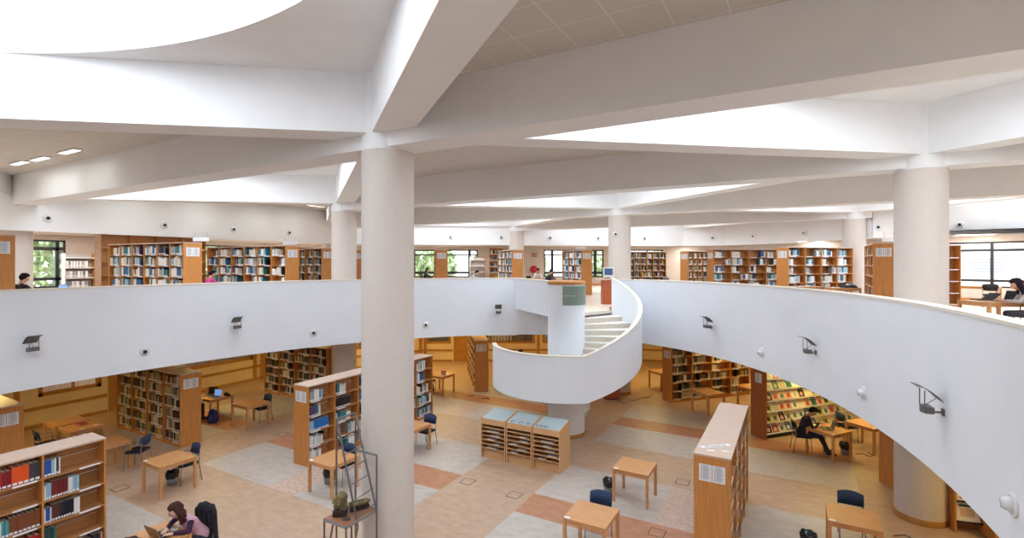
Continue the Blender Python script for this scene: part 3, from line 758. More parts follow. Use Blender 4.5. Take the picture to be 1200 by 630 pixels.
m13 = bookcase('bookcase', 'oak bookcase end with notices just left of the big right pillar on the gallery', GU, 8.75, 20.1, 88, 4, .85, 6, ZM, H2)
m14 = bookcase('bookcase', 'almost empty oak bookcase just right of the big right pillar', GU, 11.3, 23.85, 209.4, 2, .9, 5, ZM, H2, sheets=0)
put_books(m2, 1, range(6), 'cold', (.6, .95), seed=70); put_books(m3, 1, range(6), 'cold', (.35, .9), seed=71); put_books(m4, 1, range(3), 'old', (.5, .9), seed=72)
put_books(m7, 1, range(4), 'cold', (.8, 1), seed=73); put_books(m8, 1, range(3), 'cold', (.5, 1), seed=74); put_books(m9, 1, range(6), 'old', (.8, 1), seed=75)
put_books(m10, -1, range(6), 'old', (.9, 1), seed=76); put_books(m11, -1, range(4), 'cold', (.3, .7), seed=77); put_books(m12, -1, range(4), 'cold', (.3, .8), seed=78)
put_books(m13, 1, range(4), 'old', (.5, .9), seed=79); put_books(m14, 1, [0, 1], 'cold', (.5, .9), seed=80, tiers=[0])
put_books(m1, 1, range(3), 'cold', (.5, .9), seed=81); put_books(m6, 1, range(3), 'cold', (.5, .9), seed=82)
m15 = bookcase('tall_cabinet', 'tall brown wooden shelving against the left gallery wall behind the pale books', None, -16.6, 12.6, 270, 4, .95, 5, ZM, 2.72, .5, sheets=0, wood=must, cat='shelving')
m16 = bookcase('tall_cabinet', 'tall dark wooden shelving against the back wall left of the small stair-side pillar', None, -10.9, 29.1, 209, 1, .85, 6, ZM, 2.62, .4, sheets=0, wood=must, cat='shelving')
put_books(m16, 1, range(1), 'old', (.5, .9), seed=83)
BULK.obj('books', label='hundreds of books lined up on the farther shelves of both floors', cat='books', kind='stuff')

# metal display shelf at the left gallery wall
def metal_shelf(label, x, y, a):
    ms = thing('metal_shelf', label, 'shelf', (x, y, ZM), rad(a), 'grey metal shelving by the gallery windows')
    for x in (0, 1.0): MB().box(x, x + .04, -.16, .16, 0, 2.0, wgrey if x == 0 else must).obj('side_panel', ms)
    for k in range(5): MB().box(.04, 1.0, -.16, .16, .12 + .42 * k, .15 + .42 * k, wgrey).obj('shelf', ms)
    MB().box(.04, 1.0, .14, .155, .1, 1.95, mat('shelf_back_grey', (168, 166, 168), .6)).obj('back_panel', ms)
    return ms
metal_shelf('grey metal shelving against the back wall left of the white-book case', -13.0, 28.25, 32)
ms = metal_shelf('grey metal shelving with leaning folders beside the left gallery window', -19.9, 8.85, 88)
R = random.Random(5); k2 = 0
for k in range(1, 5):
    x = .08
    while x < .78:
        w = R.uniform(.03, .05); cc = R.choice((('grey', (170, 170, 176)), ('white', (230, 230, 232)), ('blue-grey', (110, 120, 140))))
        M = Matrix.Translation(ms.location) @ Matrix.Rotation(rad(88), 4, 'Z') @ Matrix.Translation((x, -.1, .155 + .42 * k)) @ Matrix.Rotation(.0, 4, 'Y')
        if k < 4:
            fo = MB().box(0, w, 0, .22, 0, .27, mat('folder_' + cc[0].replace('-', '_'), cc[1], .6)).box(w * .2, w * .8, -.002, 0, .04, .1, paper)
            o = fo.obj('folder', label='%s folder, %s from left on %s metal shelf by the left gallery window' % (cc[0], ORD[k2 % 12 if False else int((x - .08) / .035)], ('lowest', 'middle', 'upper')[k - 1]), cat='folder', group='folders on the metal shelving'); o.matrix_world = M
        x += w + .006; k2 += 1

# --- magazine display (lower floor right)
c7 = thing('magazine_display', 'wide display case with rows of face-out magazines behind the seated reader', 'display case', (5.27, 16.98, 0), T_(50))
wd = mat('brown_oak_panel', (170, 98, 50), .42, kind='wood', sc=3, amt=.1, stretch=(9, 9, .7))
MB().box(0, .03, -.29, .29, 0, 2.1, wd).obj('end_panel', c7); MB().box(4.97, 5.0, -.29, .29, 0, 2.1, wd).obj('end_panel', c7)
MB().box(.03, 4.97, .0, .28, 0, 2.1, oakd).obj('back_panel', c7); MB().box(0, 5.0, -.29, .29, 2.1, 2.13, beech).obj('top_board', c7); MB().box(.03, 4.97, -.2, 0, 0, .1, black).obj('plinth', c7)
link('notice_sheet', cached(('no', 1), lambda: notice_mesh(1)), c7, (0, 0, 1.94), label='printed white index sheet')
slope = mat('display_back', (232, 224, 204), .6)
NT = 6; stp = (2.1 - .14) / NT
for k in range(NT):
    z = .14 + stp * k
    mb = MB(); mb.add([(.03, -.27, z), (4.97, -.27, z), (4.97, -.27, z + .03), (.03, -.27, z + .03), (.03, -.01, z), (4.97, -.01, z)], [(0, 1, 2, 3), (0, 4, 5, 1)], paper)
    mb.add([(.03, -.255, z + .03), (4.97, -.255, z + .03), (4.97, -.12, z + stp - .02), (.03, -.12, z + stp - .02)], [(0, 1, 2, 3)], slope)
    mb.obj('sloped_shelf', c7)
R = random.Random(9)
MC = [('white', (232, 230, 224)), ('lime', (186, 196, 110)), ('red', (180, 70, 56)), ('yellow', (216, 196, 120)), ('teal', (70, 130, 132)), ('black', (34, 32, 34)), ('cream', (230, 220, 190)), ('blue', (70, 110, 170)), ('dark green', (50, 90, 60)), ('pink', (216, 170, 160)), ('grey', (180, 184, 184))]
def mag_mesh(c):
    mb = MB(); mb.box(-.01, .21, 0, .006, 0, .285, paper)
    mb.add([(.0, -.001, .008), (.2, -.001, .008), (.2, -.001, .215), (.0, -.001, .215)], [(0, 1, 2, 3)], mat('cover_' + c[0].replace(' ', '_'), c[1], .35))
    mb.add([(.01, -.0015, .228), (.19, -.0015, .228), (.19, -.0015, .268), (.01, -.0015, .268)], [(0, 1, 2, 3)], mat('cover_' + c[0].replace(' ', '_'), c[1], .35))
    c3_ = MC[(MC.index(c) + 4) % len(MC)]
    mb.add([(.04, -.002, .05), (.14, -.002, .04), (.15, -.002, .15), (.06, -.002, .17)], [(0, 1, 2, 3)], mat('cover_' + c3_[0].replace(' ', '_'), c3_[1], .35))
    return mb.mesh('magazine')
for k in range(NT):
    for j in range(18):
        x = .07 + j * .268
        if R.random() < .06 or (j > 13 and k < 3): continue
        cc = R.choice(MC if j < 12 else MC[:7] + [MC[0], MC[6]] * 4)
        M = Matrix.Translation(c7.location) @ Matrix.Rotation(T_(50), 4, 'Z') @ Matrix.Translation((x - .015, -.262, .175 + stp * k)) @ Matrix.Rotation(-math.atan2(.135, stp - .05), 4, 'X') @ Matrix.Scale(1.18, 4, (1, 0, 0))
        o = link('magazine', cached(('mag', cc[0]), lambda: mag_mesh(cc)), label='%s magazine, %s from left, %s row of the magazine display case' % (cc[0], ORD[j], ['lowest', 'fifth', 'fourth', 'third', 'second', 'top'][k]), cat='magazine', group='magazines in the display case'); o.matrix_world = M

# narrow rack right of the pillar
c9 = thing('brochure_rack', 'narrow oak brochure rack right of the foot of the big right pillar', 'rack', (9.0, 12.9, 0), rad(12))
MB().box(-.03, 0, -.02, .3, 0, 2.1, oak).obj('side_panel', c9); MB().box(.44, .66, -.35, .3, 0, 2.1, oak).obj('side_panel', c9); MB().box(0, .44, .24, .27, 0, 2.1, oakd).obj('back_panel', c9)
MB().box(-.03, .66, -.0, .3, 2.1, 2.13, beech).obj('top_board', c9); MB().box(.66, .7, -.35, .3, 0, 2.1, must).obj('side_panel', c9)
for k in range(5):
    mb = MB(); mb.box(0, .44, .0, .24, .2 + .4 * k, .222 + .4 * k, black); mb.obj('shelf', c9)
for k in range(5):
    mb = MB(); mb.box(.03, .41, 0, .012, 0, .34, paper)
    if k % 2: mb.add([(.08, -.001, .03), (.24, -.001, .03), (.24, -.001, .13), (.08, -.001, .13)], [(0, 1, 2, 3)], mat('c_or', (214, 110, 50), .4)); mb.add([(.24, -.001, .03), (.34, -.001, .03), (.34, -.001, .07), (.24, -.001, .07)], [(0, 1, 2, 3)], mat('c_gr', (130, 160, 50), .4)); mb.add([(.06, -.001, .26), (.36, -.001, .26), (.36, -.001, .31), (.06, -.001, .31)], [(0, 1, 2, 3)], mat('c_tl', (60, 100, 100), .4))
    else: mb.add([(.1, -.001, .08), (.33, -.001, .08), (.33, -.001, .24), (.1, -.001, .24)], [(0, 1, 2, 3)], mat('c_sa', (216, 186, 170), .4)); mb.add([(.09, -.001, .26), (.34, -.001, .26), (.34, -.001, .3), (.09, -.001, .3)], [(0, 1, 2, 3)], mat('c_tl', (60, 100, 100), .4))
    o = mb.obj('brochure', label='large white brochure standing on the %s shelf of the narrow rack' % ['lowest', 'second lowest', 'middle', 'second highest', 'highest'][k], cat='brochure', group='brochures in the narrow rack')
    o.matrix_world = Matrix.Translation(c9.location) @ Matrix.Rotation(rad(12), 4, 'Z') @ Matrix.Translation((0, .03, .225 + .4 * k)) @ Matrix.Rotation(-.3, 4, 'X')
pb = thing('poster_stand', 'red and white poster board standing right of the brochure rack', 'poster stand', (9.78, 12.55, 0), rad(12))
MB().box(0, .5, 0, .03, .02, 1.1, paper).obj('board', pb)
mb = MB(); mb.add([(.05, -.002, .06), (.45, -.002, .06), (.45, -.002, 1.04), (.05, -.002, 1.04)], [(0, 1, 2, 3)], ruby)
mb.add([(.06, -.003, .9), (.2, -.003, .9), (.2, -.003, 1.0), (.06, -.003, 1.0)], [(0, 1, 2, 3)], paper); mb.obj('poster', pb)
MB().box(.05, .45, -.12, .18, 0, .02, steel).obj('base', pb)

# name strip and slips on top of bookcase 10
def text_obj(body, name, size, m, parent, loc, rot):
    cu = bpy.data.curves.new(name, 'FONT'); cu.body = body; cu.size = size; cu.align_x = 'CENTER'; cu.align_y = 'CENTER'; cu.extrude = .0005
    o0 = bpy.data.objects.new('tmp', cu); COL.objects.link(o0); dg = bpy.context.evaluated_depsgraph_get(); me = bpy.data.meshes.new_from_object(o0.evaluated_get(dg)); bpy.data.objects.remove(o0); me.materials.clear(); me.materials.append(m)
    o = bpy.data.objects.new(name, me); COL.objects.link(o); o.parent = parent; o.location = loc; o.rotation_euler = rot; return o
ns = thing('name_strip', 'long white paper strip with dark lettering lying on the bookcase top', 'paper strip', (5.02, 9.38, 2.101), rad(40))
MB().box(-.28, .28, -.045, .045, 0, .004, paper).obj('strip', ns); text_obj('Dicionários', 'lettering', .085, inkd, ns, (0, 0, .0045), (0, 0, 0))
for x, y, r, w_ in ((4.98, 9.12, 10, 'nearer the panel edge'), (5.2, 9.2, 15, 'beside the name strip')):
    MB().box(-.06, .06, -.025, .025, 0, .003, paper).obj('paper_slip', loc=(x, y, 2.101), rz=rad(r), label='small white paper slip on the bookcase top, the one ' + w_, cat='paper slip', group='slips on the bookcase top')

# ------------------------------------------------------------------ newspaper racks
def rack(i):
    x0 = -1.235 + i * .79; W_ = .765; y0, D_ = 11.5, .66
    t = thing('newspaper_rack', ['left-hand newspaper rack of three with dark blue papers in its top slot', 'middle newspaper rack with three dark symbols along its glass top', 'right-hand newspaper rack of three with its whole side showing'][i], 'newspaper rack', (x0, y0, 0), 0, 'newspaper racks below the stairs')
    for x in (0, W_ - .025):
        mb = MB(); mb.add([(x, 0, 0), (x, D_, 0), (x, D_, 1.21), (x, 0, 1.09), (x + .025, 0, 0), (x + .025, D_, 0), (x + .025, D_, 1.21), (x + .025, 0, 1.09)], [(0, 3, 2, 1), (4, 5, 6, 7), (0, 1, 5, 4), (1, 2, 6, 5), (2, 3, 7, 6), (3, 0, 4, 7)], rackw); mb.obj('side_panel', t)
    MB().box(.025, W_ - .025, D_ - .02, D_, 0, 1.18, rackw).obj('back_panel', t)
    MB().box(.025, W_ - .025, .0, .02, .93, 1.08, rackw).obj('fascia', t); MB().box(.025, W_ - .025, .08, .1, 0, .25, rackw).obj('plinth', t)
    mb = MB(); a = .012
    mb.add([(.03, .02, 1.085), (W_ - .03, .02, 1.085), (W_ - .03, D_ - .03, 1.198), (.03, D_ - .03, 1.198), (.03, .02, 1.07), (W_ - .03, .02, 1.07), (W_ - .03, D_ - .03, 1.18), (.03, D_ - .03, 1.18)], [(0, 1, 2, 3), (7, 6, 5, 4), (0, 4, 5, 1), (1, 5, 6, 2), (2, 6, 7, 3), (3, 7, 4, 0)], gtop); mb.obj('glass_top', t)
    if i: 
        mb = MB()
        for q in range(3):
            cx = (.14 + q * .24) if i == 1 else (.1 + q * .12); zz = lambda y: 1.0875 + .1845 * (y - .02)
            for r0, r1, s_, e_ in ((.032, .05, .6, 4.6), (.012, .022, 0, 6.28)):
                n = 14; vs = []
                for j in range(n + 1):
                    an = s_ + (e_ - s_) * j / n
                    for r in (r0, r1):
                        y = .11 + r * math.sin(an); vs.append((cx + r * math.cos(an), y, zz(y)))
                mb.add(vs, [(2 * j, 2 * j + 1, 2 * j + 3, 2 * j + 2) for j in range(n)], mat('symbol_blue', (70, 80, 110), .5))
            mb.add([(cx + .06, .07, zz(.07)), (cx + .075, .07, zz(.07)), (cx + .085, .15, zz(.15)), (cx + .07, .15, zz(.15))], [(0, 1, 2, 3)], mat('symbol_blue', (70, 80, 110), .5))
        mb.obj('printed_symbols', t)
    for k in range(6):
        z = .25 + k * .113
        MB().box(.025, W_ - .025, .0, D_ - .02, z, z + .018, rackw).box(.025, W_ - .025, .0, .012, z, z + .04, rackw).obj('shelf', t)
    MB().box(.026, W_ - .026, D_ * .5, D_ * .5 + .01, .26, .93, dark).obj('slot_shade', t)  # near-black sheet stands in for the shade deep in the slots
    R = random.Random(30 + i)
    for k in range(5):
        z = .25 + k * .113 + .018
        if i == 0 and k == 4: cc = mat('paper_blue', (30, 40, 90), .6); nm = 'dark blue'
        else: cc = paper; nm = 'white'
        w_ = R.uniform(.2, .38); x = R.uniform(.05, W_ - .06 - w_)
        mb = MB(); mb.box(x, x + w_, .02, .3, 0, .02, cc).box(x + .01, x + w_ - .005, .018, .29, .021, .03, paper)
        mb.obj('newspaper', loc=(x0, y0, z), label='%s folded newspaper in the %s slot of the %s newspaper rack' % (nm, ['lowest', 'second lowest', 'middle', 'second highest', 'top'][k], ['left', 'middle', 'right'][i]), cat='newspaper', group='papers in the newspaper racks')
for i in range(3): rack(i)
# ------------------------------------------------------------------ tables
def table_parts(t, w=.8, d=.8, h=.74, card=True):
    key = ('tb', w, d)
    link('tabletop', cached(key + ('top',), lambda: MB().box(-w / 2, w / 2, -d / 2, d / 2, h - .032, h, tbl).mesh('tabletop')), t, bevel=.004)
    def ap():
        mb = MB()
        for s_ in (-1, 1):
            mb.box(-w / 2 + .05, w / 2 - .05, s_ * (d / 2 - .03) - .01, s_ * (d / 2 - .03) + .01, h - .1, h - .03, tbl)
            mb.box(s_ * (w / 2 - .03) - .01, s_ * (w / 2 - .03) + .01, -d / 2 + .05, d / 2 - .05, h - .1, h - .03, tbl)
        return mb.mesh('apron')
    link('apron', cached(key + ('ap',), ap), t)
    lm = cached(('tleg', h), lambda: MB().box(-.028, .028, -.028, .028, 0, h - .032, tbl).mesh('leg'))
    for sx_ in (-1, 1):
        for sy in (-1, 1): link('leg', lm, t, (sx_ * (w / 2 - .03), sy * (d / 2 - .03), 0))
    if card: link('number_card', cached(('card',), lambda: MB().box(-.05, .05, -.03, .03, 0, .003, paper).mesh('number_card')), t, (-w / 2 + .07, -d / 2 + .05, h), label='small white card stuck to the corner')
TG = 'square beech study tables'
def table(x, y, label, ang=0, z=0, w=.8, d=.8, card=True):
    t = thing('study_table', label, 'table', (x, y, z), T_(ang), TG); table_parts(t, w, d, .74, card); return t
table(3.09, 11.2, 'square beech table standing alone, waste bin beside it, left of the name-strip bookcase')
table(3.0, 8.67, 'square beech table with blue chair at the bottom centre, nearest the front')
table(7.14, 10.89, 'square beech table with blue chair at the bottom right, before the big pillar')
table(-6.49, 6.27, 'square beech table between the seated laptop user and the dark bookcase at left')
table(-9.28, 10.09, 'square beech table with nothing on it, right of the table with the blue laptop screen', w=.85)
table(-3.19, 8.18, 'square beech table against the bookcase behind the ladder sculpture')
table(-3.19, 10.9, 'square beech table just right of the near pillar, dark folder on top')
table(-11.15, 9.98, 'beech table carrying two open laptops and a black bag', w=.9)
table(-11.17, 6.3, 'beech table with a red booklet stack, right one of the joined pair at far left')
table(-12.1, 6.3, 'beech table, left one of the joined pair at far left', card=False)
table(-9.1, 6.05, 'square beech table partly hidden behind the near left bookcase')
table(3.55, 18.93, 'empty golden table in front of the half-empty bookcase under the gallery', 54)
table(4.9, 20.5, 'golden table half hidden behind the brown end panel of the magazine display', 54, card=False)
table(1.35, 21.6, 'table mostly hidden behind the golden bookcase end right of the stairs', 54, card=False)
table(7.04, 16.3, 'beech table with grey laptop where the man in dark sweater reads', 54 - 1.5 * 0)
table(8.05, 17.42, 'golden beech table behind the reader, tucked under the gallery edge', 54)
table(-3.08, 4.34, 'beech table at the bottom left with laptop and black jacket')
table(-6.42, 16.5, 'beech table with red and white carton under the gallery behind the near pillar')
table(-5.3, 21.0, 'table where the person in a striped shirt bends forward beneath the gallery', 30, card=False)
# gallery tables
table(10.15, 15.2, 'beech table with open laptops before the person in grey on the right gallery', 28, ZM, .95, .8, False)
table(12.2, 24.9, 'beech table under the right gallery window', -25, ZM, 1.2, .7, False)
table(7.7, 20.95, 'beech table with a dark jacket beside the bookcase end on the right gallery', 30, ZM, .9, .6, False)
table(6.55, 21.3, 'beech table in front of the right half-empty gallery bookcase', 30, ZM, 1.2, .6, False)
table(4.4, 22.7, 'beech table in front of the left half-empty gallery bookcase', 30, ZM, .8, .6, False)
table(-12.05, 6.05, 'table of the person in black at the left edge of the gallery', 0, ZM, 1.0, .8, False)
table(-12.3, 11.2, 'table between the bookcases where the person in pink sits', 0, ZM, 1.0, .6, False)
table(-11.8, 23.3, 'table of the long-haired woman by the back windows', 30, ZM, 1.0, .7, False)
table(-8.7, 23.4, 'table of the man in grey by the back windows', 30, ZM, 1.2, .7, False)
table(-6.2, 25.2, 'long table under the fire hose reel on the gallery', 30, ZM, 1.8, .7, False)

# ------------------------------------------------------------------ chairs
CG = 'navy upholstered tube-frame chairs'
def chair(x, y, ang, label, z=0, arms=False, cloth=None, wood=False):
    """faces local -y (towards its table), backrest on +y"""
    t = thing('study_chair', label, 'chair', (x, y, z), T_(ang), CG)
    cl = cloth or navy
    def seat():
        mb = MB(); n = 8
        mb.prism([(-.21, -.2), (.21, -.2), (.225, -.1), (.2, .2), (-.2, .2), (-.225, -.1)], .43, .475, navyd); return mb.mesh('seat')
    link('seat', cached(('cs',), seat), t, bevel=.012)
    def back():
        mb = MB(); n = 10; vs = []
        for zz, k in ((.60, 0), (.70, .012), (.80, .018), (.85, .0)):
            pass
        for j in range(n + 1):
            u = -1 + 2 * j / n; xx = .215 * u; yb = .245 - .05 * u * u; ztop = .86 - .035 * u * u; zbot = .60 + .02 * u * u
            for yo in (-.012, .016): vs += [(xx, yb + yo - .02, zbot), (xx, yb + yo + .025, ztop)]
        fs = []
        for i in range(n):
            o = i * 4; q = o + 4
            fs += [(o, o + 1, q + 1, q), (o + 2, q + 2, q + 3, o + 3), (o + 1, o + 3, q + 3, q + 1), (o, q, q + 2, o + 2)]
        fs += [(0, 2, 3, 1), (4 * n, 4 * n + 1, 4 * n + 3, 4 * n + 2)]
        mb.add(vs, fs, (oak if wood else cl), True); return mb.mesh('backrest')
    link('backrest', cached(('cb', (oak if wood else cl).name), back), t)
    for sx_ in (-1, 1):
        link('leg', cached(('cl', 'f'), lambda: MB().tube([(0, -.17, .44), (0, -.2, 0)], .011, chrome).mesh('leg')), t, (sx_ * .2, 0, 0))
        link('leg', cached(('cl', 'b', sx_), lambda: MB().tube([(0, .225, .7), (0, .2, .5), (0, .2, .43), (0, .27, 0)], .011, chrome).mesh('leg')), t, (sx_ * .2, 0, 0))
        if arms: link('armrest', cached(('ca',), lambda: MB().tube([(0, -.16, .45), (0, -.17, .62), (0, -.14, .66), (0, .0, .67), (0, .2, .66)], .012, chrome).mesh('armrest')), t, (sx_ * .235, 0, 0))
    link('seat_frame', cached(('cf',), lambda: MB().box(-.2, .2, -.18, .2, .415, .43, chrome).mesh('seat_frame')), t)
    return t
chair(2.96, 9.13, 4, 'navy chair pushed under the bottom centre table')
chair(7.17, 11.5, 0, 'navy chair behind the bottom right table')
chair(-6.65, 6.72, -8, 'navy chair with armrests right of the table nearest the seated laptop user', arms=True)
chair(-9.35, 10.53, -6, 'navy chair at the empty table right of the blue laptop screen', arms=True)
chair(-3.3, 8.55, 0, 'navy chair behind the table at the ladder sculpture')
chair(-3.08, 11.42, 0, 'navy chair at the table just right of the near pillar')
chair(-8.62, 6.55, -55, 'navy armchair in front of the dark bookcase at left', arms=True)
chair(-11.3, 5.6, 175, 'dark chair below the joined tables at far left', arms=True)
chair(7.6, 17.95, 119, 'black chair at the left end of the golden table under the gallery')
chair(8.75, 17.85, -36, 'black chair behind the golden table, half cut off by the gallery edge')
chair(-6.9, 16.3, 90, 'black chair beside the table with the carton', cloth=black)
c_man = chair(6.42, 16.33, 102, 'tube-frame chair the man in dark sweater sits on', cloth=navyd)
c_girl = chair(-2.95, 4.93, 2, 'chair of the laptop user, draped with a black coat')
c_w1 = chair(-11.35, 9.2, 180, 'chair half hidden behind the dark bookcase, by the blue backpack', cloth=navyd)
chair(12.4, 24.2, 160, 'black chair under the right gallery window', ZM, arms=False, cloth=black)
c_grey = chair(10.72, 14.85, 28 - 118 + 0, 'wooden-backed chair of the person in grey at the right edge', ZM, arms=True, wood=True)
c_bl = chair(-11.8, 5.2, 200, 'chair of the person in black at the left edge of the gallery', ZM)
c_pk = chair(-12.3, 10.45, 180, 'chair of the person in pink on the gallery', ZM)
c_wo = chair(-12.35, 22.75, 120, 'chair of the long-haired woman on the gallery', ZM, cloth=black)
c_mg = chair(-9.45, 23.0, 120, 'chair of the man in grey on the gallery', ZM, cloth=black)
c_f1 = chair(-6.55, 25.75, 30, 'chair of the short-haired reader near the hose reel', ZM)
c_f2 = chair(-5.5, 24.55, 250, 'chair of the reader in brown near the stair-head bookcase', ZM)
c_st = chair(-4.9, 21.55, 30, 'chair of the person in a striped shirt under the gallery')

# ------------------------------------------------------------------ bins
def bin_(x, y, label):
    t = thing('waste_bin', label, 'waste bin', (x, y, 0), 0, 'grey waste bins with black liners')
    link('bucket', cached(('bin',), lambda: MB().lathe([(0, .01), (.105, .01), (.125, .29), (.118, .29), (.1, .02), (0, .02)], binb, 20).mesh('bucket')), t)
    def liner():
        mb = MB(); n = 20; R = random.Random(4); pr = [(.122, .17), (.14, .2), (.15, .29), (.14, .325), (.12, .32), (.1, .2), (.0, .14)]
        jit = [1 + R.uniform(-.07, .07) for _ in range(n)]
        vs = [(r * jit[k] * math.cos(2 * PI * k / n), r * jit[k] * math.sin(2 * PI * k / n), z + .015 * math.sin(k * 1.9)) for r, z in pr for k in range(n)]
        mb.add(vs, [(i * n + k, i * n + (k + 1) % n, (i + 1) * n + (k + 1) % n, (i + 1) * n + k) for i in range(len(pr) - 1) for k in range(n)], bagm, True); return mb.mesh('liner')
    link('liner', cached(('lin',), liner), t); return t
bin_(2.5, 11.15, 'grey bin with black liner left of the table standing alone')
bin_(-6.75, 6.45, 'grey bin with black liner under the table near the seated laptop user')
bin_(-3.55, 8.35, 'grey bin with black liner under the table by the ladder sculpture')
bin_(7.45, 16.6, 'grey bin with black liner under the table of the man in dark sweater')
bin_(6.45, 10.75, 'grey bin with black liner left of the bottom right table')

# ------------------------------------------------------------------ floor boxes
for x, y, a, l in [(-.68, 10.06, 0, 'left one of the two on the central aisle'), (.65, 10.0, 0, 'right one of the two on the central aisle'), (3.87, 12.59, 0, 'on tan floor left of the name-strip bookcase'), (3.87, 9.98, 0, 'on terracotta floor left of the name-strip bookcase'), (-7.6, 5.74, 0, 'on the floor right of the near left bookcase'), (-7.6, 10.05, 0, 'left of the bookcase behind the ladder')]:
    t = thing('floor_outlet', 'flush square floor outlet lid, ' + l, 'floor outlet', (x, y, .002), 0, 'floor outlets')
    mb = MB()
    for s_ in (-1, 1): mb.box(-.15, .15, s_ * .145 - .007, s_ * .145 + .007, 0, .003, inkd).box(s_ * .145 - .007, s_ * .145 + .007, -.15, .15, 0, .003, inkd)
    mb.obj('outlet_frame', t); MB().box(-.138, .138, -.138, .138, 0, .002, fl_tan if abs(x - 3.87) > .1 or y > 12 else fl_terra).obj('lid', t)

# ------------------------------------------------------------------ people
def capsule(mb, p0, p1, r0, r1, n=12):
    p0 = Vector(p0); p1 = Vector(p1); d = p1 - p0; L = max(d.length, 1e-5); d.normalize(); u = d.orthogonal().normalized(); w = d.cross(u)
    rings = []
    for k in range(1, 5): a = -PI / 2 + PI / 2 * k / 4; rings.append((p0 + d * (r0 * math.sin(a)), r0 * math.cos(a)))
    for k in range(0, 4): a = PI / 2 * k / 4; rings.append((p1 + d * (r1 * math.sin(a)), r1 * math.cos(a)))
    vs = [p0 - d * r0]
    for c, r in rings: vs += [c + u * (r * math.cos(2 * PI * j / n)) + w * (r * math.sin(2 * PI * j / n)) for j in range(n)]
    vs.append(p1 + d * r1); m = len(rings); fs = [(0, 1 + (j + 1) % n, 1 + j) for j in range(n)]
    for i in range(m - 1):
        for j in range(n): fs.append((1 + i * n + j, 1 + i * n + (j + 1) % n, 1 + (i + 1) * n + (j + 1) % n, 1 + (i + 1) * n + j))
    e = 1 + m * n; fs += [(e, 1 + (m - 1) * n + j, 1 + (m - 1) * n + (j + 1) % n) for j in range(n)]
    mb.add(vs, fs, white)
def remesh(mb, voxel, smooth=4):
    me = mb.mesh('tmp'); o = bpy.data.objects.new('tmp', me); COL.objects.link(o)
    md = o.modifiers.new('r', 'REMESH'); md.mode = 'VOXEL'; md.voxel_size = voxel; md.use_smooth_shade = True
    s_ = o.modifiers.new('s', 'SMOOTH'); s_.iterations = smooth; s_.factor = .5
    dg = bpy.context.evaluated_depsgraph_get(); dg.update()
    r = bpy.data.meshes.new_from_object(o.evaluated_get(dg)); bpy.data.objects.remove(o); return r
def lerp(a, b_, t): return Vector(a) * (1 - t) + Vector(b_) * t
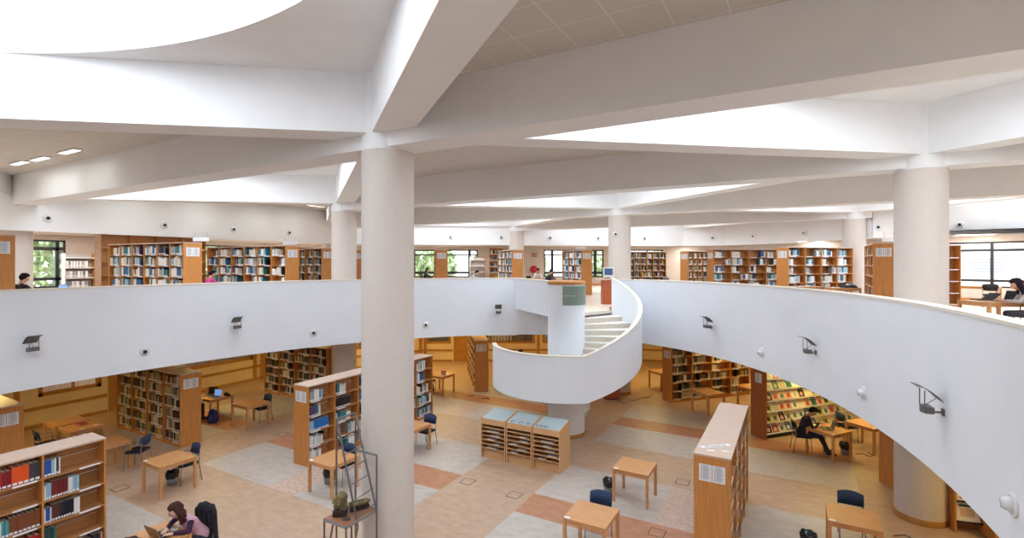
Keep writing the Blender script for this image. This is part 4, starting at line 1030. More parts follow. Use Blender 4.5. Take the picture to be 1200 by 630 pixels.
def person(label, loc, ang, top, legs, skinc=(206, 160, 134), hairc=(44, 32, 28), sleeves=None, lean=25, head_dn=25, head_turn=0, hands=((.13, -.52, .775), (-.13, -.5, .775)), hair='short', elbows=None, hz=.53, shoes=(30, 28, 30), scale=1.0, voxel=.011, feet=-.45, stripes=None, glasses=False, knee_y=-.42):
    """seated figure, faces local -y; origin on the floor below the hips"""
    skin = mat('skin_%d_%d' % (skinc[0], skinc[1]), skinc, .55); topm_ = mat('cloth_%d_%d_%d' % top, top, .85); legm = mat('cloth_%d_%d_%d' % legs, legs, .85); shm_ = mat('shoe_%d' % shoes[0], shoes, .6)
    slm = mat('cloth_%d_%d_%d' % sleeves, sleeves, .85) if sleeves else topm_
    hairm = mat('hair_%d_%d' % (hairc[0], hairc[1]), hairc, .8, spec=.15, kind='noise', sc=30, amt=.3)
    lipm = mat('lips', (160, 84, 78), .5); eyem = mat('eye_dark', (40, 30, 26), .3)
    segs = []
    def seg(a, b_, ra, rb, m): segs.append((Vector(a), Vector(b_), ra, rb, m))
    ln = rad(lean); up = Vector((0, -math.sin(ln), math.cos(ln))); fw = Vector((0, -math.cos(ln), -math.sin(ln)))
    pel = Vector((0, .02, hz)); wa = pel + up * .18; ch = pel + up * .36; nk = pel + up * .5
    for s_ in (-1, 1):
        seg(pel + Vector((s_ * .07, 0, 0)), wa + Vector((s_ * .045, 0, 0)), .115, .1, topm_)
        seg(wa + Vector((s_ * .05, 0, 0)), ch + Vector((s_ * .075, 0, 0)), .1, .105, topm_)
        seg(ch + Vector((s_ * .06, 0, 0)), nk + Vector((s_ * .04, 0, -.03)), .1, .06, topm_)
        sh = nk + Vector((s_ * .165, 0, 0)) - up * .05
        seg(nk - up * .05, sh, .06, .055, topm_)
        hp = Vector(hands[0 if s_ > 0 else 1])
        if elbows: el = Vector(elbows[0 if s_ > 0 else 1])
        else:
            mid = (sh + hp) / 2; d = hp - sh; l = d.length; k = math.sqrt(max(.0, .29 ** 2 - (l / 2) ** 2)) if l < .58 else .02
            el = mid + Vector((s_ * .5, .15, -.85)).normalized() * k
            el.z = max(el.z, .78) if hp.z > .7 and el.y < -.3 else el.z
        seg(sh, el, .052, .042, slm if sleeves else topm_); wr = hp; seg(el, lerp(el, wr, .9), .042, .03, slm); seg(lerp(el, wr, .85), wr, .027, .024, skin)
        hd = (wr - el).normalized(); hd.z = min(hd.z, .0); hd = (hd + Vector((-s_ * .25, -.3, 0))).normalized(); side = hd.cross(Vector((0, 0, 1))).normalized()
        palm = wr + hd * .075
        for q in (-1, 0, 1): seg(wr + side * (.012 * q), palm + side * (.022 * q), .017, .014, skin)
        for q, fl in ((-1.5, .062), (-.5, .075), (.5, .078), (1.5, .07)):
            b0 = palm + side * (.0175 * q); b1 = b0 + hd * fl * .5 + Vector((0, 0, .008)) + side * (.004 * q); b2 = b1 + hd * fl * .5 + Vector((0, 0, -.018))
            seg(b0, b1, .0095, .0085, skin); seg(b1, b2, .0085, .007, skin)
        th = 1 if side.x * s_ < 0 else -1
        b0 = wr + hd * .025 + side * (th * .02); b1 = b0 + hd * .03 + side * (th * .028); b2 = b1 + hd * .032 + side * (th * .006); seg(b0, b1, .012, .01, skin); seg(b1, b2, .01, .008, skin)
        hip = pel + Vector((s_ * .09, -.02, -.03)); kn = Vector((s_ * .13, knee_y, .5)); an = Vector((s_ * .12, feet, .09))
        seg(hip, kn, .092, .062, legm); seg(kn, lerp(kn, an, .35), .06, .057, legm); seg(lerp(kn, an, .35), an, .057, .042, legm)
        seg(an + Vector((0, .03, -.045)), an + Vector((s_ * .02, -.16, -.055)), .04, .032, shm_)
    # head
    ha = rad(lean * .4 + head_dn); tn = rad(head_turn)
    Rm = Matrix.Rotation(tn, 3, 'Z') @ Matrix.Rotation(ha, 3, 'X')
    hc = nk + up * .06 + Rm @ Vector((0, -.03, .13))
    seg(nk - up * .02, hc + Rm @ Vector((0, .02, -.06)), .055, .052, skin)
    H = lambda x, y, z: hc + Rm @ Vector((x, y, z))
    seg(H(0, .02, .02), H(0, .005, .025), .088, .086, skin); seg(H(-.02, -.03, -.0), H(.02, -.03, -.0), .07, .07, skin)
    seg(H(0, -.035, -.05), H(0, -.05, -.085), .052, .034, skin)
    seg(H(0, -.098, .012), H(0, -.112, -.022), .009, .014, skin)
    seg(H(0, -.085, .03), H(0, -.088, .03), .02, .02, skin)
    for s_ in (-1, 1): seg(H(s_ * .082, .005, .015), H(s_ * .086, .012, -.02), .014, .01, skin); seg(H(s_ * .02, -.088, -.052), H(0, -.093, -.052), .007, .009, lipm)
    mb = MB()
    for a, b_, ra, rb, m in segs: capsule(mb, a, b_, ra, rb)
    me = remesh(mb, voxel, 3)
    for m in (skin, topm_, slm, legm, shm_, lipm, eyem): 
        if m.name not in [x.name for x in me.materials if x]: me.materials.append(m)
    while me.materials and me.materials[0] not in (skin, topm_, slm, legm, shm_, lipm, eyem): me.materials.pop(index=0)
    idx = {m.name: i for i, m in enumerate(me.materials)}
    n = len(me.polygons); C = np.empty(n * 3); me.polygons.foreach_get('center', C); C = C.reshape(-1, 3)
    best = np.full(n, 1e9); mi = np.zeros(n, int)
    for a, b_, ra, rb, m in segs:
        A = np.array(a); Bv = np.array(b_) - A; L2 = (Bv ** 2).sum() + 1e-9; t = np.clip(((C - A) @ Bv) / L2, 0, 1)
        d = np.linalg.norm(C - A - t[:, None] * Bv, axis=1) - (ra + (rb - ra) * t)
        if m is lipm: d -= .001
        w = d < best; best[w] = d[w]; mi[w] = idx[m.name]
    for s_ in (-1, 1):
        e = np.array(H(s_ * .031, -.088, .012)); mi[np.linalg.norm((C - e) * np.array([1, 1, 1.3]), axis=1) < .013] = idx[eyem.name]
    if stripes:
        stm = mat('stripe_%d' % stripes[0], stripes, .8); me.materials.append(stm); k = len(me.materials) - 1
        w = (mi == idx[topm_.name]) & (((C[:, 2] * 40).astype(int) % 2) == 0); mi[w] = k
    me.polygons.foreach_set('material_index', mi.astype(np.int32)); me.update(); me.name = 'person'
    o = link('person', me, None, loc, T_(ang), label=label, cat='person', scale=(scale,) * 3, group='people in the library')
    hb = MB()
    def hcap(a, b_, ra, rb): capsule(hb, a, b_, ra, rb)
    hcap(H(0, .035, .045), H(0, .005, .065), .092, .082); hcap(H(0, .06, .0), H(0, .05, -.02), .075, .065)
    for s_ in (-1, 1): hcap(H(s_ * .055, .02, .05), H(s_ * .066, .03, .0), .045, .03)
    hcap(H(-.03, -.045, .085), H(.03, -.045, .085), .035, .035)
    R = random.Random(int(abs(loc[0]) * 100))
    if hair in ('long', 'curly'):
        for q in range(26):
            a = -1.9 + 3.8 * q / 25; x = .085 * math.sin(a); y = .02 + .075 * math.cos(a)
            p = H(x, y, .03); pts = [p]
            for k in range(1, 5):
                pts.append(p + (Rm @ Vector((x * .25 * k * .6, .012 * k, 0))) + Vector((R.uniform(-.03, .03) if hair == 'curly' else 0, .012 * k + (R.uniform(-.02, .03) if hair == 'curly' else 0), -.068 * k)))
            for k in range(4): hcap(pts[k], pts[k + 1], .026 - .003 * k, .023 - .003 * k)
    elif hair == 'bun':
        hcap(H(0, .13, .04), H(0, .14, .05), .04, .04)
    hm = remesh(hb, voxel, 2 if hair != 'short' else 4); hm.materials.clear(); hm.materials.append(hairm)
    hm.polygons.foreach_set('material_index', np.zeros(len(hm.polygons), np.int32)); link('hair', hm, o)
    if glasses:
        gb = MB()
        for s_ in (-1, 1):
            gb.tube([H(s_ * .031 + .022 * math.cos(q), -.1, .012 + .017 * math.sin(q)) for q in [2 * PI * j / 12 for j in range(13)]], .0022, black, 5)
            gb.tube([H(s_ * .053, -.1, .015), H(s_ * .085, .0, .015)], .002, black, 5)
        gb.tube([H(-.009, -.1, .014), H(.009, -.1, .014)], .002, black, 5); gb.obj('glasses', o)
    return o
person('person with curly brown hair typing on a laptop, pink top with purple sleeves', (-2.95, 5.0, 0), 2, (206, 160, 176), (50, 48, 66), (214, 168, 146), (72, 44, 36), (56, 22, 60), lean=34, head_dn=16, head_turn=-18, hands=((.12, -.5, .785), (-.14, -.46, .785)), hair='curly', voxel=.0075, glasses=True, feet=-.38)
person('man in dark sweater and jeans reading at the table before the magazine display', (6.42, 16.33, 0), 102, (42, 34, 52), (40, 46, 62), (196, 146, 118), (26, 22, 24), lean=18, head_dn=38, hands=((.12, -.46, .80), (-.08, -.4, .86)), feet=-.62)
person('person in light grey sweater at a laptop, right edge of the gallery', (10.72, 14.85, ZM), 28 - 118, (176, 166, 166), (60, 58, 66), hairc=(40, 28, 40), lean=24, head_dn=20, hands=((.12, -.52, .785), (-.16, -.5, .785)), hair='long')
person('person in black seen from behind at the left edge of the gallery', (-11.8, 5.2, ZM), 200, (44, 22, 30), (30, 30, 36), hairc=(26, 20, 22), lean=6, head_dn=20, hair='short')
person('person in bright pink seen from behind in front of the gallery bookcase', (-12.3, 10.45, ZM), 180, (220, 70, 150), (50, 50, 60), hairc=(36, 26, 30), lean=6, head_dn=18)
person('woman with long dark hair and black top reading by the back windows', (-12.35, 22.75, ZM), 112, (34, 30, 36), (40, 40, 50), hairc=(50, 34, 30), lean=8, head_dn=16, hair='long')
person('man in grey shirt bent over the table by the back windows', (-9.45, 23.0, ZM), 112, (160, 168, 182), (50, 54, 70), hairc=(34, 28, 28), lean=38, head_dn=20)
person('short-haired reader in a pale shirt near the hose reel on the gallery', (-6.55, 25.75, ZM), 20, (216, 208, 206), (60, 60, 70), hairc=(34, 28, 28), lean=18, head_dn=20)
person('reader in dark brown clothes left of the stair-head bookcase', (-5.5, 24.55, ZM), 130, (84, 66, 62), (40, 40, 46), hairc=(40, 28, 26), lean=26, head_dn=18, hair='bun')
person('dark-haired person in a striped shirt bending forward under the gallery', (-4.9, 21.55, 0), -50, (226, 226, 228), (50, 54, 70), hairc=(24, 20, 22), lean=46, head_dn=20, stripes=(90, 96, 110))
person('reader in grey half hidden behind the dark bookcase at the far left table', (-11.35, 9.2, 0), 180, (150, 150, 156), (34, 36, 44), hairc=(30, 26, 26), lean=20, head_dn=24)

# coat on the girl's chair
mb = MB(); R = random.Random(2)
for s_ in (-1, 0, 1): capsule(mb, (s_ * .15, .255, .93 - abs(s_) * .06), (s_ * .17, .3, .25), .07, .055)
for s_ in (-.5, .5): capsule(mb, (s_ * .2, .27, .93), (s_ * .22, .31, .3), .065, .06)
capsule(mb, (-.17, .24, .92), (.17, .24, .92), .055, .055); capsule(mb, (.24, .22, .85), (.27, .24, .45), .045, .035); capsule(mb, (-.24, .22, .85), (-.27, .24, .45), .045, .035)
me = remesh(mb, .012, 3); me.materials.clear(); me.materials.append(mat('black_coat', (24, 24, 32), .9, kind='noise', sc=9, amt=.3)); me.polygons.foreach_set('material_index', np.zeros(len(me.polygons), np.int32))
link('coat', me, None, (-2.96, 4.9, 0), T_(2), label='black coat hanging over the back of the laptop user chair', cat='coat')

# ------------------------------------------------------------------ laptops and table clutter
def laptop(x, y, z, ang, label, lidm=lapsilver, scr=None, open_=108):
    t = thing('laptop', label, 'laptop', (x, y, z), T_(ang), 'open laptops')
    MB().box(-.17, .17, -.12, .12, 0, .018, lidm).obj('base', t); MB().box(-.15, .15, -.02, .1, .018, .02, black).box(-.045, .045, -.1, -.035, .018, .0195, mat('trackpad', (90, 92, 98), .3)).obj('keyboard', t)
    a = rad(open_); M = Matrix.Translation((0, .12, .016)) @ Matrix.Rotation(-(a - PI) * -1, 4, 'X')
    M = Matrix.Translation((0, .12, .016)) @ Matrix.Rotation(rad(90 - (open_ - 90)) * 1.0 - PI / 2 + 0, 4, 'X')
    mb = MB(); mb.box(-.17, .17, 0, .012, 0, .23, lidm, M); o = mb.obj('lid', t)
    MB().box(-.155, .155, -.001, 0, .015, .215, scr or lapscreen, M).obj('screen', o); return t
laptop(-3.0, 4.45, .742, 184, 'laptop with brown lid open before the person with curly hair', lapbrown, open_=112)
laptop(7.0, 16.25, .742, -82, 'grey laptop open on the table of the man in dark sweater', mat('lap_grey', (120, 116, 104), .4), mat('lap_dim', (96, 94, 86), .3), open_=105)
laptop(-10.92, 9.86, .742, 12, 'laptop with blue screen facing the camera at the far left table', open_=100)
laptop(-11.35, 9.95, .742, 20, 'laptop with dark screen at the far left table', black, black, 100)
laptop(10.0, 15.5, ZM + .742, -70, 'dark laptop lying open at the left of the right gallery table', black, black, 140)
laptop(10.35, 14.95 + .3, ZM + .742, -62, 'blue-grey laptop before the person in grey on the right gallery', mat('lap_blue', (70, 84, 112), .3), black, 108)
laptop(-12.2, 6.1, ZM + .742, 20, 'laptop on the gallery table at the left window', mat('lap_blue2', (50, 60, 96), .3), open_=110)
def lump(name, label, cat, c, caps, m, voxel=.012, group=None, ang=0):
    mb = MB()
    for a in caps: capsule(mb, *a)
    me = remesh(mb, voxel, 3); me.materials.clear(); me.materials.append(m); me.polygons.foreach_set('material_index', np.zeros(len(me.polygons), np.int32)); me.name = name
    return link(name, me, None, c, T_(ang), label=label, cat=cat, group=group)
lump('jacket', 'black jacket lying crumpled on the bottom left table', 'jacket', (-3.14, 4.06, .742), [((-.18, 0, .035), (.1, .05, .045), .04, .05), ((-.1, -.08, .03), (.16, -.04, .04), .04, .04), ((.05, .06, .035), (.24, .08, .03), .045, .03), ((-.2, -.05, .03), (-.05, .06, .05), .035, .045)], mat('black_jacket', (28, 28, 34), .7, kind='noise', sc=14, amt=.4), ang=8)
lump('tissue', 'white crumpled tissue at the left corner of the bottom left table', 'tissue', (-3.4, 3.98, .742), [((-.03, 0, .015), (.03, .01, .02), .018, .015), ((0, -.02, .012), (.01, .03, .02), .015, .012)], paper, .006)
MB().box(-.045, .045, -.03, .03, .0, .028, wgrey).box(-.035, .035, -.022, .022, .028, .033, lapsilver).obj('phone', loc=(-2.98, 4.62, .76), rz=.4, label='small pale phone held in the hands of the laptop user', cat='phone')
lump('handbag', 'black bag on the table beside the blue laptop screen', 'bag', (-10.72, 10.15, .742), [((-.08, 0, .06), (.08, .02, .055), .06, .055), ((-.03, 0, .1), (.04, 0, .1), .04, .035)], mat('black_bag', (28, 26, 30), .6))
bp = lump('backpack', 'blue and black backpack on the floor beside the far left table', 'backpack', (-10.6, 9.62, 0), [((-.1, 0, .12), (-.07, .02, .36), .11, .09), ((.09, 0, .12), (.06, .02, .34), .11, .09), ((0, -.1, .12), (0, -.09, .24), .09, .07)], mat('backpack_blue', (24, 38, 96), .6, kind='noise', sc=5, amt=.6), ang=10)
MB().tube([(-.05, .1, .42), (-.04, .12, .48), (.04, .12, .48), (.05, .1, .42)], .01, black).obj('handle', bp)
lump('backpack', 'black backpack on the floor by the table with the carton', 'backpack', (-6.7, 16.15, 0), [((-.08, 0, .1), (-.05, 0, .36), .1, .08), ((.08, 0, .1), (.05, 0, .34), .1, .08)], mat('black_bag', (28, 26, 30), .6), ang=30)
for k, (cc, w_) in enumerate((((180, 60, 60), .3), ((226, 222, 226), .29), ((170, 50, 60), .3))):
    MB().box(-w_ / 2, w_ / 2, -.1, .1, 0, .014, mat('mag_%d' % cc[0], cc, .4)).box(-w_ / 2 + .006, w_ / 2 - .006, -.094, .102, .003, .011, pages).obj('magazine', loc=(-11.35, 6.35, .742 + .0145 * k), rz=.1 + .06 * k, label=['lower red booklet of the stack on the joined tables at far left', 'white booklet in the middle of the stack on the joined tables', 'topmost red booklet of the stack on the joined tables'][k], cat='booklet', group='booklets on the joined tables')
for k, (x, y) in enumerate(((-10.85, 6.2), (-10.95, 6.55))): MB().box(-.07, .07, -.05, .05, 0, .004, paper).obj('paper_slip', loc=(x, y, .742), rz=.5 * k, label='white paper slip on the joined tables, %s the booklets' % ('nearer the bookcase than' if k == 0 else 'behind'), cat='paper slip', group='slips on the joined tables')
mb = MB(); mb.box(-.1, .1, -.06, .06, 0, .1, paper).box(-.1005, .1005, -.0605, .0605, .1, .16, mat('carton_red', (206, 84, 60), .5)).box(-.085, .085, -.062, -.06, .02, .07, mat('carton_grey', (150, 150, 160), .5)); mb.obj('carton', loc=(-6.25, 16.45, .742), rz=.5, label='small red and white carton on the table under the gallery behind the near pillar', cat='box')
lump('folder', 'dark folder lying on the table just right of the near pillar', 'folder', (-3.25, 10.8, .742), [((-.12, -.05, .008), (.14, -.04, .01), .012, .012), ((-.12, .0, .008), (.14, .02, .01), .012, .012), ((-.1, .05, .008), (.13, .06, .01), .012, .012)], mat('black_bag', (28, 26, 30), .6), .006)
for k, (x, y, z, r, l) in enumerate([(6.75, 16.45, .742, .3, 'open white book under the hand of the man in dark sweater'), (7.5, 20.85, ZM + .742, .2, 'white papers on the table with the dark jacket'), (10.2, 15.75, ZM + .742, .6, 'white papers at the far corner of the right gallery table'), (-8.4, 23.5, ZM + .742, .6, 'open book before the man in grey by the back windows'), (-11.7, 23.4, ZM + .742, .4, 'open book before the long-haired woman'), (-6.0, 25.3, ZM + .742, .5, 'open book on the long table under the hose reel'), (6.5, 21.25, ZM + .742, .3, 'papers on the table in front of the right half-empty bookcase')]):
    mb = MB(); 
    for s_ in (-1, 1): mb.add([(0, -.11, .012), (s_ * .05, -.11, .02), (s_ * .16, -.11, .006), (s_ * .16, .11, .006), (s_ * .05, .11, .02), (0, .11, .012), (0, -.11, 0), (s_ * .16, -.11, 0), (s_ * .16, .11, 0), (0, .11, 0)], [(0, 1, 4, 5), (1, 2, 3, 4), (6, 9, 8, 7), (2, 7, 8, 3), (6, 7, 2, 1, 0), (9, 5, 4, 3, 8)], paper)
    mb.obj('open_book', loc=(x, y, z), rz=r, label=l, cat='book', group='open books on tables')
lump('jacket', 'dark blue jacket lying on the right gallery table', 'jacket', (7.85, 21.0, ZM + .742), [((-.2, 0, .04), (.2, .05, .05), .045, .05), ((-.1, -.08, .03), (.25, -.05, .03), .035, .035)], mat('navy_jacket', (40, 48, 70), .8))
lump('jacket', 'grey jacket heaped behind the stair parapet, right of the stair pillar', 'jacket', (1.45, 21.9, ZM + .742), [((-.25, 0, .06), (.2, .0, .06), .07, .07), ((-.05, 0, .16), (.05, 0, .16), .1, .08)], mat('grey_jacket', (118, 104, 104), .9), ang=30)
lump('bag', 'dark green bag beside the stair pillar on the gallery', 'bag', (.75, 21.45, ZM + .742), [((-.1, 0, .08), (.1, 0, .08), .09, .08), ((0, 0, .14), (.02, 0, .15), .07, .06)], mat('green_bag', (50, 72, 66), .9))
table(1.2, 21.7, 'table behind the stair parapet heaped with jackets', 30, ZM, 1.1, .6, False)
for x, y, l in ((-12.0, 4.9, 'left'), (-11.7, 7.2, 'right')): pass
lump('bag', 'black bag on the long table under the hose reel', 'bag', (-6.75, 24.9, ZM + .742), [((-.09, 0, .07), (.09, 0, .07), .07, .07)], mat('black_bag', (28, 26, 30), .6))

# ------------------------------------------------------------------ terminal counter on the gallery, cabinet below
ct = thing('terminal_counter', 'reddish wooden counter carrying a computer monitor beside the stair pillar', 'counter', (-.18, 18.88, ZM), rad(30))
MB().box(-.18, .18, -.2, .2, .0, .94, redw).obj('cabinet', ct); MB().box(-.42, .2, -.24, .24, .94, .98, beech).obj('top_board', ct)
mo = thing('computer_monitor', 'white tube monitor standing on the reddish counter', 'monitor', (-.12, 18.9, ZM + .98), rad(24))
MB().lathe([(0, 0), (.13, 0), (.12, .03), (.05, .05), (.05, .09)], monm, 20).obj('stand', mo)
mb = MB(); M = Matrix.Translation((0, 0, .09)); mb.box(-.2, .2, -.2, -.1, 0, .36, monm, M)
a = [(-.19, -.1, 0), (.19, -.1, 0), (.19, -.1, .35), (-.19, -.1, .35), (-.11, .2, .05), (.11, .2, .05), (.11, .2, .27), (-.11, .2, .27)]
mb.add([M @ Vector(v) for v in a], [(0, 4, 5, 1), (1, 5, 6, 2), (2, 6, 7, 3), (3, 7, 4, 0), (4, 7, 6, 5)], monm); mb.obj('housing', mo)
MB().box(-.16, .16, -.204, -.2, .15, .41, screen).obj('screen', mo)
rc = thing('low_cabinet', 'dark reddish wooden cabinet beneath the stairs by the rear pillar', 'cabinet', (-.05, 19.05, 0), rad(30))
MB().box(-.3, .3, -.25, .25, .05, 1.1, redw).obj('body', rc); MB().box(-.28, .28, -.2, .2, 0, .05, black).obj('plinth', rc); MB().box(-.32, .32, -.27, .27, 1.1, 1.13, redw).obj('top_board', rc)

# ------------------------------------------------------------------ wall fixtures
def on_ring(t, z, nm):
    x, y = ell(t, -.01); nx, ny = math.cos(t) / EA, math.sin(t) / EB; return x, y, math.atan2(-ny, -nx)
def uplight(x, y, z, label):
    t_ = math.atan2((y - EC) / EB, x / EA); X, Y, a = on_ring(t_, z, '')
    t = thing('uplight', label, 'wall lamp', (X, Y, z), a, 'uplights on the gallery parapet'); t.scale = (.72,) * 3   # local +x points into the void
    def bracket(): return MB().box(0, .02, -.05, .05, -.1, .02, steeld).box(.0, .2, -.015, .015, -.06, -.03, steeld).mesh('bracket')
    link('bracket', cached(('ub',), bracket), t)
    link('lamp_housing', cached(('uh',), lambda: MB().prism([(.17, -.13), (.3, -.13), (.33, .0), (.3, .13), (.17, .13)], -.06, .05, steeld).mesh('lamp_housing')), t)
    link('rod', cached(('ur',), lambda: MB().cyl((.3, 0, .04), (.3, 0, .33), .009, .009, steeld).mesh('rod')), t, (0, -.11, 0)); link('rod', CACHE[('ur',)], t, (0, .11, 0))
    def refl():
        mb = MB(); n = 10; pf = []
        for j in range(n + 1):
            u = j / n; pf.append((.42 - .36 * u, .40 - .24 * u ** 1.8))
        vs = []
        for x_, z_ in pf: vs += [(x_, -.17, z_), (x_, .17, z_), (x_, .17, z_ + .01), (x_, -.17, z_ + .01)]
        fs = []
        for i in range(n):
            for k in range(4): fs.append((4 * i + k, 4 * i + (k + 1) % 4, 4 * i + 4 + (k + 1) % 4, 4 * i + 4 + k))
        fs += [(3, 2, 1, 0), (4 * n, 4 * n + 1, 4 * n + 2, 4 * n + 3)]
        mb.add(vs, fs, steeld, True); return mb.mesh('reflector')
    link('reflector', cached(('uf',), refl), t)
    link('stay', cached(('us',), lambda: MB().tube([(.3, 0, .03), (.1, 0, .19)], .006, steeld).mesh('stay')), t)
UP = [(-7.94, 4.22, 'curved grey uplight at the far left of the parapet'), (-7.74, 8.6, 'curved grey uplight on the parapet left of the near pillar'), (-3.36, 15.96, 'curved grey uplight on the far parapet left of the stairs'), (4.15, 15.36, 'curved grey uplight on the parapet just right of the stairs'), (6.62, 12.05, 'curved grey uplight in the middle of the right parapet'), (7.83, 7.99, 'large near curved grey uplight at the right of the parapet')]
for x, y, l in UP:
    uplight(x, y, 3.49, l)
def spot(loc, a, label, group, scale=1, scoop=False):
    SA = 98 if scoop else 84; SB = 'd' if scoop else 'u'
    t = thing('eyeball_spotlight', label, 'spotlight', loc, a, group)
    M = Matrix.Rotation(PI / 2, 4, 'Y')
    link('ring', cached(('sr', scoop), lambda: MB().lathe([(.14, 0), (.145, .012), (.12, .03), (.085, .035), (.075, .0)], wgrey, 24, M=M).mesh('ring')), t, scale=(scale,) * 3)
    def eye():
        M2 = Matrix.Translation((.03, 0, 0)) @ Matrix.Rotation(rad(SA), 4, 'Y') @ Matrix.Rotation(rad(18), 4, 'X')
        return MB().lathe([(.07, -.05), (.085, .0), (.075, .05), (.055, .08), (.05, .08), (.048, .03)], wgrey, 24, M=M2).mesh('eyeball')
    link('eyeball', cached(('se', SB), eye), t, scale=(scale,) * 3)
    def barrel():
        M2 = Matrix.Translation((.03, 0, 0)) @ Matrix.Rotation(rad(SA), 4, 'Y') @ Matrix.Rotation(rad(18), 4, 'X')
        return MB().lathe([(.0, .083), (.056, .083), (.058, .06)], mat('scoop_hollow', (128, 138, 156), .4) if scoop else dark, 24, M=M2).mesh('barrel')
    link('barrel', cached(('sb', SB), barrel), t, scale=(scale,) * 3); return t
RS = [(-7.99, 6.42, 'far left'), (-7.14, 10.8, 'between left pillars'), (-5.31, 14.16, 'right of the near pillar'), (5.52, 13.87, 'between the second and third uplights from right'), (7.27, 10.44, 'between the two rightmost uplights'), (7.99, 6.28, 'lowest right corner')]
for x, y, l in RS:
    t_ = math.atan2((y - EC) / EB, x / EA); X, Y, a = on_ring(t_, 0, ''); spot((X, Y, 3.08), a, 'round eyeball spotlight in the gallery parapet, ' + l, 'spotlights in the parapet', .8, x > 0)
def fasc_hit(x, y):
    best = None
    for a, b_ in zip(FASC[:-1], FASC[1:]):
        dx, dy = b_[0] - a[0], b_[1] - a[1]; L = math.hypot(dx, dy); u = ((x - a[0]) * dx + (y - a[1]) * dy) / L; nx, ny = dy / L, -dx / L
        d = abs((x - a[0]) * nx + (y - a[1]) * ny)
        if 0 <= u <= L and (best is None or d < best[0]): best = (d, a[0] + dx / L * u + nx * .152, a[1] + dy / L * u + ny * .152, math.atan2(ny, nx))
    return best[1:]
FSN = ['far left of the white band', 'second from left on the white band', 'third from left on the white band', 'left of the slim left pillar', 'right of the near pillar', 'above the white books left of the hose reel', 'above the hose reel', 'left of the stair pillar', 'right of the stair pillar', 'above the left half-empty bookcase', 'between the two half-empty bookcases', 'above the right half-empty bookcase', 'left of the big right pillar', 'right of the big right pillar']
FSP = [(-16.3, 7.18), (-16.3, 10.83), (-16.3, 13.71), (-16.3, 16.6), (-11.67, 24.27), (-9.29, 26.15), (-6.87, 28.0), (-4.48, 29.83), (-2.08, 31.64), (1.85, 33.2), (4.26, 32.34), (6.81, 30.15), (9.4, 26.7), (12.02, 26.4)]
for (x, y), l in zip(FSP, FSN):
    X, Y, a = fasc_hit(x, y); spot((X, Y, 6.83), a, 'round eyeball spotlight, ' + l, 'spotlights in the upper white band')
sp1 = spot((-.02, 19.54, 6.45), rad(-60), 'small white spotlight on the stair pillar', 'pillar spotlight', .8)

# hanging and wall signs, hose reel
for x, y, l, a in ((-10.9, 9.4, 'above the six-bay bookcase of pale books', 0), (-11.1, 12.9, 'above the bookcase behind the person in pink', 0), (8.95, 20.6, 'above the bookcase end left of the big right pillar', 88 - 60), (-3.6, 24.9, 'above the stair-head bookcase', 30)):
    t = thing('hanging_sign', 'small white sign hanging ' + l, 'sign', (x, y, 6.02 if x < 5 else 6.0), rad(a + 20), 'white signs hanging over the gallery bookcases')
    MB().box(-.3, .3, -.01, .01, 0, .13, paper).obj('board', t)
    MB().tube([(-.22, 0, .13), (-.22, 0, .33)], .003, steel, 5).tube([(.22, 0, .13), (.22, 0, .33)], .003, steel, 5).obj('wires', t)
hx = thing('fire_hose_reel', 'red fire hose reel on the back gallery wall', 'fire hose', (-10.07, 32.10, ZM + 1.15), rad(30))
MB().lathe([(.05, 0), (.26, 0), (.26, .02), (.06, .02), (.06, .12), (.26, .12), (.26, .14), (.05, .14)], ruby, 24, M=Matrix.Translation((0, -.02, .0)) @ Matrix.Rotation(PI / 2, 4, 'X')).obj('reel', hx)
hb = MB()
for q in range(3): hb.tube([((.2 - .03 * q) * math.cos(j * PI / 10), -.05 - .03 * q, (.2 - .03 * q) * math.sin(j * PI / 10)) for j in range(21)], .016, steel, 6)
hb.obj('hose', hx); MB().tube([(.2, -.06, 0), (.24, -.08, -.2), (.16, -.09, -.42), (.1, -.08, -.35)], .016, ruby, 6).obj('nozzle', hx)
fe = thing('wall_sign', 'small red and green safety sign on the wall above the hose reel', 'sign', (-10.02, 32.13, ZM + 2.05), rad(30))
MB().box(-.22, .0, -.02, 0, 0, .24, ruby).box(.0, .2, -.02, 0, 0, .24, greenp).obj('board', fe)
MB().box(-.15, -.07, -.022, -.02, .06, .18, paper).box(.06, .14, -.022, -.02, .06, .18, paper).obj('pictogram', fe)

# cables on the floor
def cable(pts, label): MB().tube([(x, y, .012) for x, y in pts], .009, black, 6).obj('power_cable', label=label, cat='cable', group='black cables on the floor')
cable([(.35, 18.7), (.6, 18.55), (.72, 18.8), (.62, 19.05), (.85, 19.1), (1.0, 19.6), (1.25, 19.9), (1.2, 20.4)], 'black cable snaking from the reddish cabinet to the golden bookcase end')
cable([(7.7, 16.75), (7.85, 16.9), (8.0, 16.75), (8.15, 16.9), (8.0, 17.05)], 'black cable looped by the bin of the reading man')
cable([(7.9, 12.1), (8.1, 12.25), (8.25, 12.1), (8.15, 11.95)], 'thin cable loop on the floor before the big right pillar')
cable([(-5.1, 16.5), (-4.95, 16.65), (-4.85, 16.5)], 'short black cable end left of the staircase, farther from it')
cable([(-4.4, 16.45), (-4.2, 16.65), (-4.1, 16.5), (-4.3, 16.62)], 'short black cable end left of the staircase, nearer to it')

